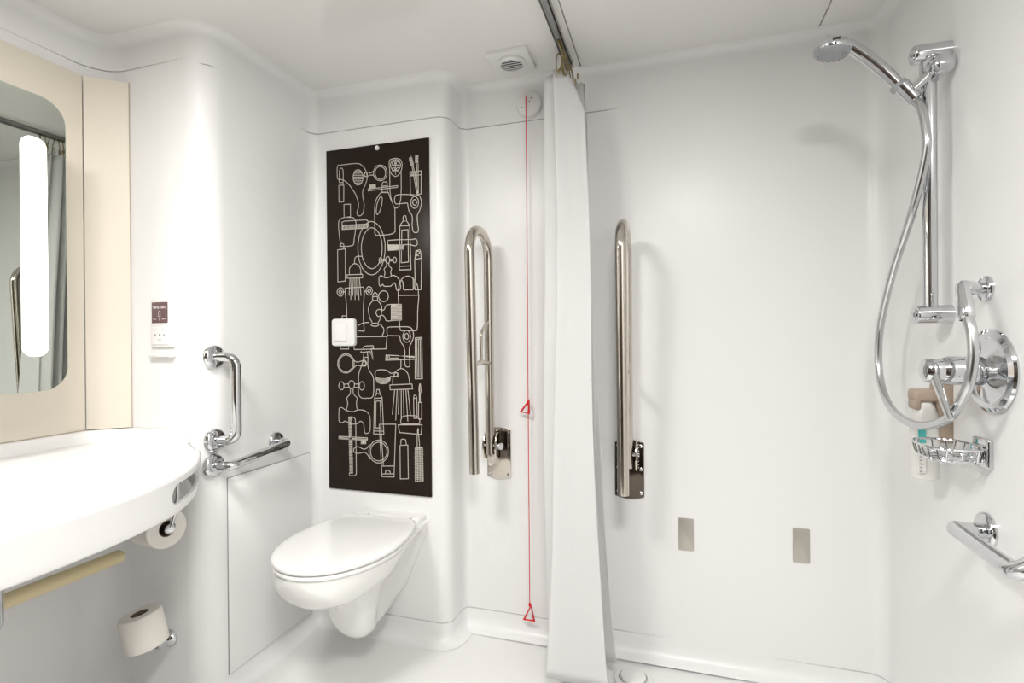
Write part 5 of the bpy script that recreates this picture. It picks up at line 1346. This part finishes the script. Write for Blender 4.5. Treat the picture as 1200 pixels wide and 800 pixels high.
# ------------------------------------------------------------------ soap dispenser
t = thing('soap_dispenser', 'white soap bottle with turquoise label in a taupe wall holder', 'soap dispenser', (XR, 1.45, 0.78))
bm = bmesh.new(); prism(bm, rounded_poly(0.060, 0.150, 0.024, 8), (XR, 1.452, 0.918), (0, 1, 0), (0, 0, 1), (-1, 0, 0), -0.002, 0.030, 0.008); part('wall_holder', bm, M_TAUPE, t)
bm = bmesh.new(); box(bm, (0.538, 1.430, 0.938), (0.592, 1.474, 0.968), 0.009, 3); ah = part('neck_clamp', bm, M_TAUPE, t)
bm = bmesh.new(); box(bm, (0.540, 1.432, 0.920), (0.553, 1.472, 0.945), 0.004, 2); part('clamp_lip', bm, M_TAUPE, ah)
bm = bmesh.new()
bc = (0.566, 1.452)
levels = [(0.757, 0.018, 0.020), (0.752 + 0.008, 0.024, 0.026), (0.775, 0.026, 0.028), (0.86, 0.0265, 0.029), (0.905, 0.025, 0.027), (0.928, 0.018, 0.020), (0.938, 0.012, 0.012), (0.958, 0.012, 0.012)]
rg = []
for z, a_, b_ in levels:
    rg.append([(bc[0] + a_ * (abs(math.cos(k * PI / 14)) ** 0.7) * (1 if math.cos(k * PI / 14) >= 0 else -1), bc[1] + b_ * (abs(math.sin(k * PI / 14)) ** 0.7) * (1 if math.sin(k * PI / 14) >= 0 else -1), z) for k in range(28)])
stack(bm, rg); part('bottle', bm, M_BOTTLE, t, 50)
bm = bmesh.new(); box(bm, (0.541, 1.4205, 0.775), (0.557, 1.4232, 0.892), 0.0008, 1); lb = part('label_strip', bm, M_BOTTLE, t)
bm = bmesh.new(); box(bm, (0.5412, 1.4196, 0.845), (0.5568, 1.4206, 0.891), 0.0, 1); part('label_band', bm, M_TEAL, lb, 0)['label'] = 'turquoise band of the label'
bm = bmesh.new(); strokes = []
for k in range(7):
    z = 0.030 - k * 0.0085; strokes.append((0, [(0.002, z), (0.005 + 0.006 * ((k * 37) % 10) / 10, z)])); strokes.append((0, [(0.004, z + 0.003), (0.004, z)]))
ribbons(bm, strokes, (0.542, 1.4205, 0.80), (1, 0, 0), (0, 0, 1), (0, -1, 0), 0.0012, 0.0006); part('lettering', bm, M_PRINT, lb, 0)

# ------------------------------------------------------------------ wire soap basket
t = thing('soap_basket', 'chrome wire soap basket on the shower wall below the valve', 'soap basket', (XR, 1.29, 0.82))
bm = bmesh.new(); box(bm, (XW - 0.012, 1.262, 0.824), (XW + 0.001, 1.318, 0.884), 0.005, 3); part('wall_mount', bm, M_CHROME, t)
bm = bmesh.new(); box(bm, (XW - 0.022, 1.270, 0.838), (XW - 0.010, 1.310, 0.870), 0.004, 2); part('mount_clip', bm, M_CHROME, t)
def oval(z, ax_, ay_, n=40, cx=0.553, cy=1.318, p=0.75):
    out = []
    for k in range(n):
        a = 2 * PI * k / n; c, s = math.cos(a), math.sin(a)
        out.append((cx + ax_ * math.copysign(abs(c) ** p, c), cy + ay_ * math.copysign(abs(s) ** p, s), z))
    return out
bm = bmesh.new(); tube(bm, oval(0.862, 0.052, 0.068), 0.0026, 8, closed=True); part('top_rim', bm, M_CHROME, t)
bm = bmesh.new(); tube(bm, oval(0.838, 0.045, 0.061), 0.0019, 8, closed=True); part('lower_ring', bm, M_CHROME, t)
for k in range(7):
    yy = -0.052 + k * 0.0173
    hw = 0.045 * (max(0.0, 1 - (abs(yy) / 0.064) ** 3)) ** 0.4
    bm = bmesh.new(); pts = fillet([(0.553 - hw - 0.006, 1.318 + yy, 0.862), (0.553 - hw, 1.318 + yy, 0.834), (0.553 + hw, 1.318 + yy, 0.834), (0.553 + hw + 0.006, 1.318 + yy, 0.862)], 0.008, 4)
    tube(bm, pts, 0.0016, 6); part('wire', bm, M_CHROME, t)
for k in range(3):
    xx = -0.026 + k * 0.026
    bm = bmesh.new(); pts = fillet([(0.553 + xx, 1.252, 0.862), (0.553 + xx, 1.260, 0.8325), (0.553 + xx, 1.376, 0.8325), (0.553 + xx, 1.384, 0.862)], 0.008, 4)
    tube(bm, pts, 0.0016, 6); part('wire', bm, M_CHROME, t)

# ------------------------------------------------------------------ angled grab rail at the right edge
t = thing('foot_rail', 'bent chrome rail on a round flange at the lower right shower wall', 'grab rail', (XR, 1.29, 0.695))
flange(t, (XW, 1.285, 0.697), (-1, 0, 0), 0.036, th=0.012)
pts = fillet([(XW - 0.004, 1.285, 0.695), (0.528, 1.228, 0.713), (0.528, 1.035, 0.708), (XW - 0.004, 0.99, 0.80)], [0, 0.016, 0.022, 0], 8)
bm = bmesh.new(); tube(bm, pts, 0.0150, 20); part('rail', bm, M_CHROME, t)
flange(t, (XW, 0.99, 0.802), (-1, 0, 0), 0.036, th=0.012)

# ------------------------------------------------------------------ floor drain
t = thing('floor_drain', 'round white shower drain cover on the floor behind the curtain', 'drain', (DX, DY, 0))
bm = bmesh.new(); lathe(bm, [(0.062, -0.012), (0.062, -0.003), (0.058, 0.001), (0.046, 0.002), (0.044, -0.002), (0.044, -0.012)], (DX, DY, 0), (0, 0, 1), 40); part('drain_ring', bm, M_PLAST, t)
bm = bmesh.new(); lathe(bm, [(0.040, -0.010), (0.040, 0.006), (0.037, 0.010), (0.02, 0.012), (0, 0.0125)], (DX, DY, 0), (0, 0, 1), 40); part('drain_cap', bm, M_SEAT, t)
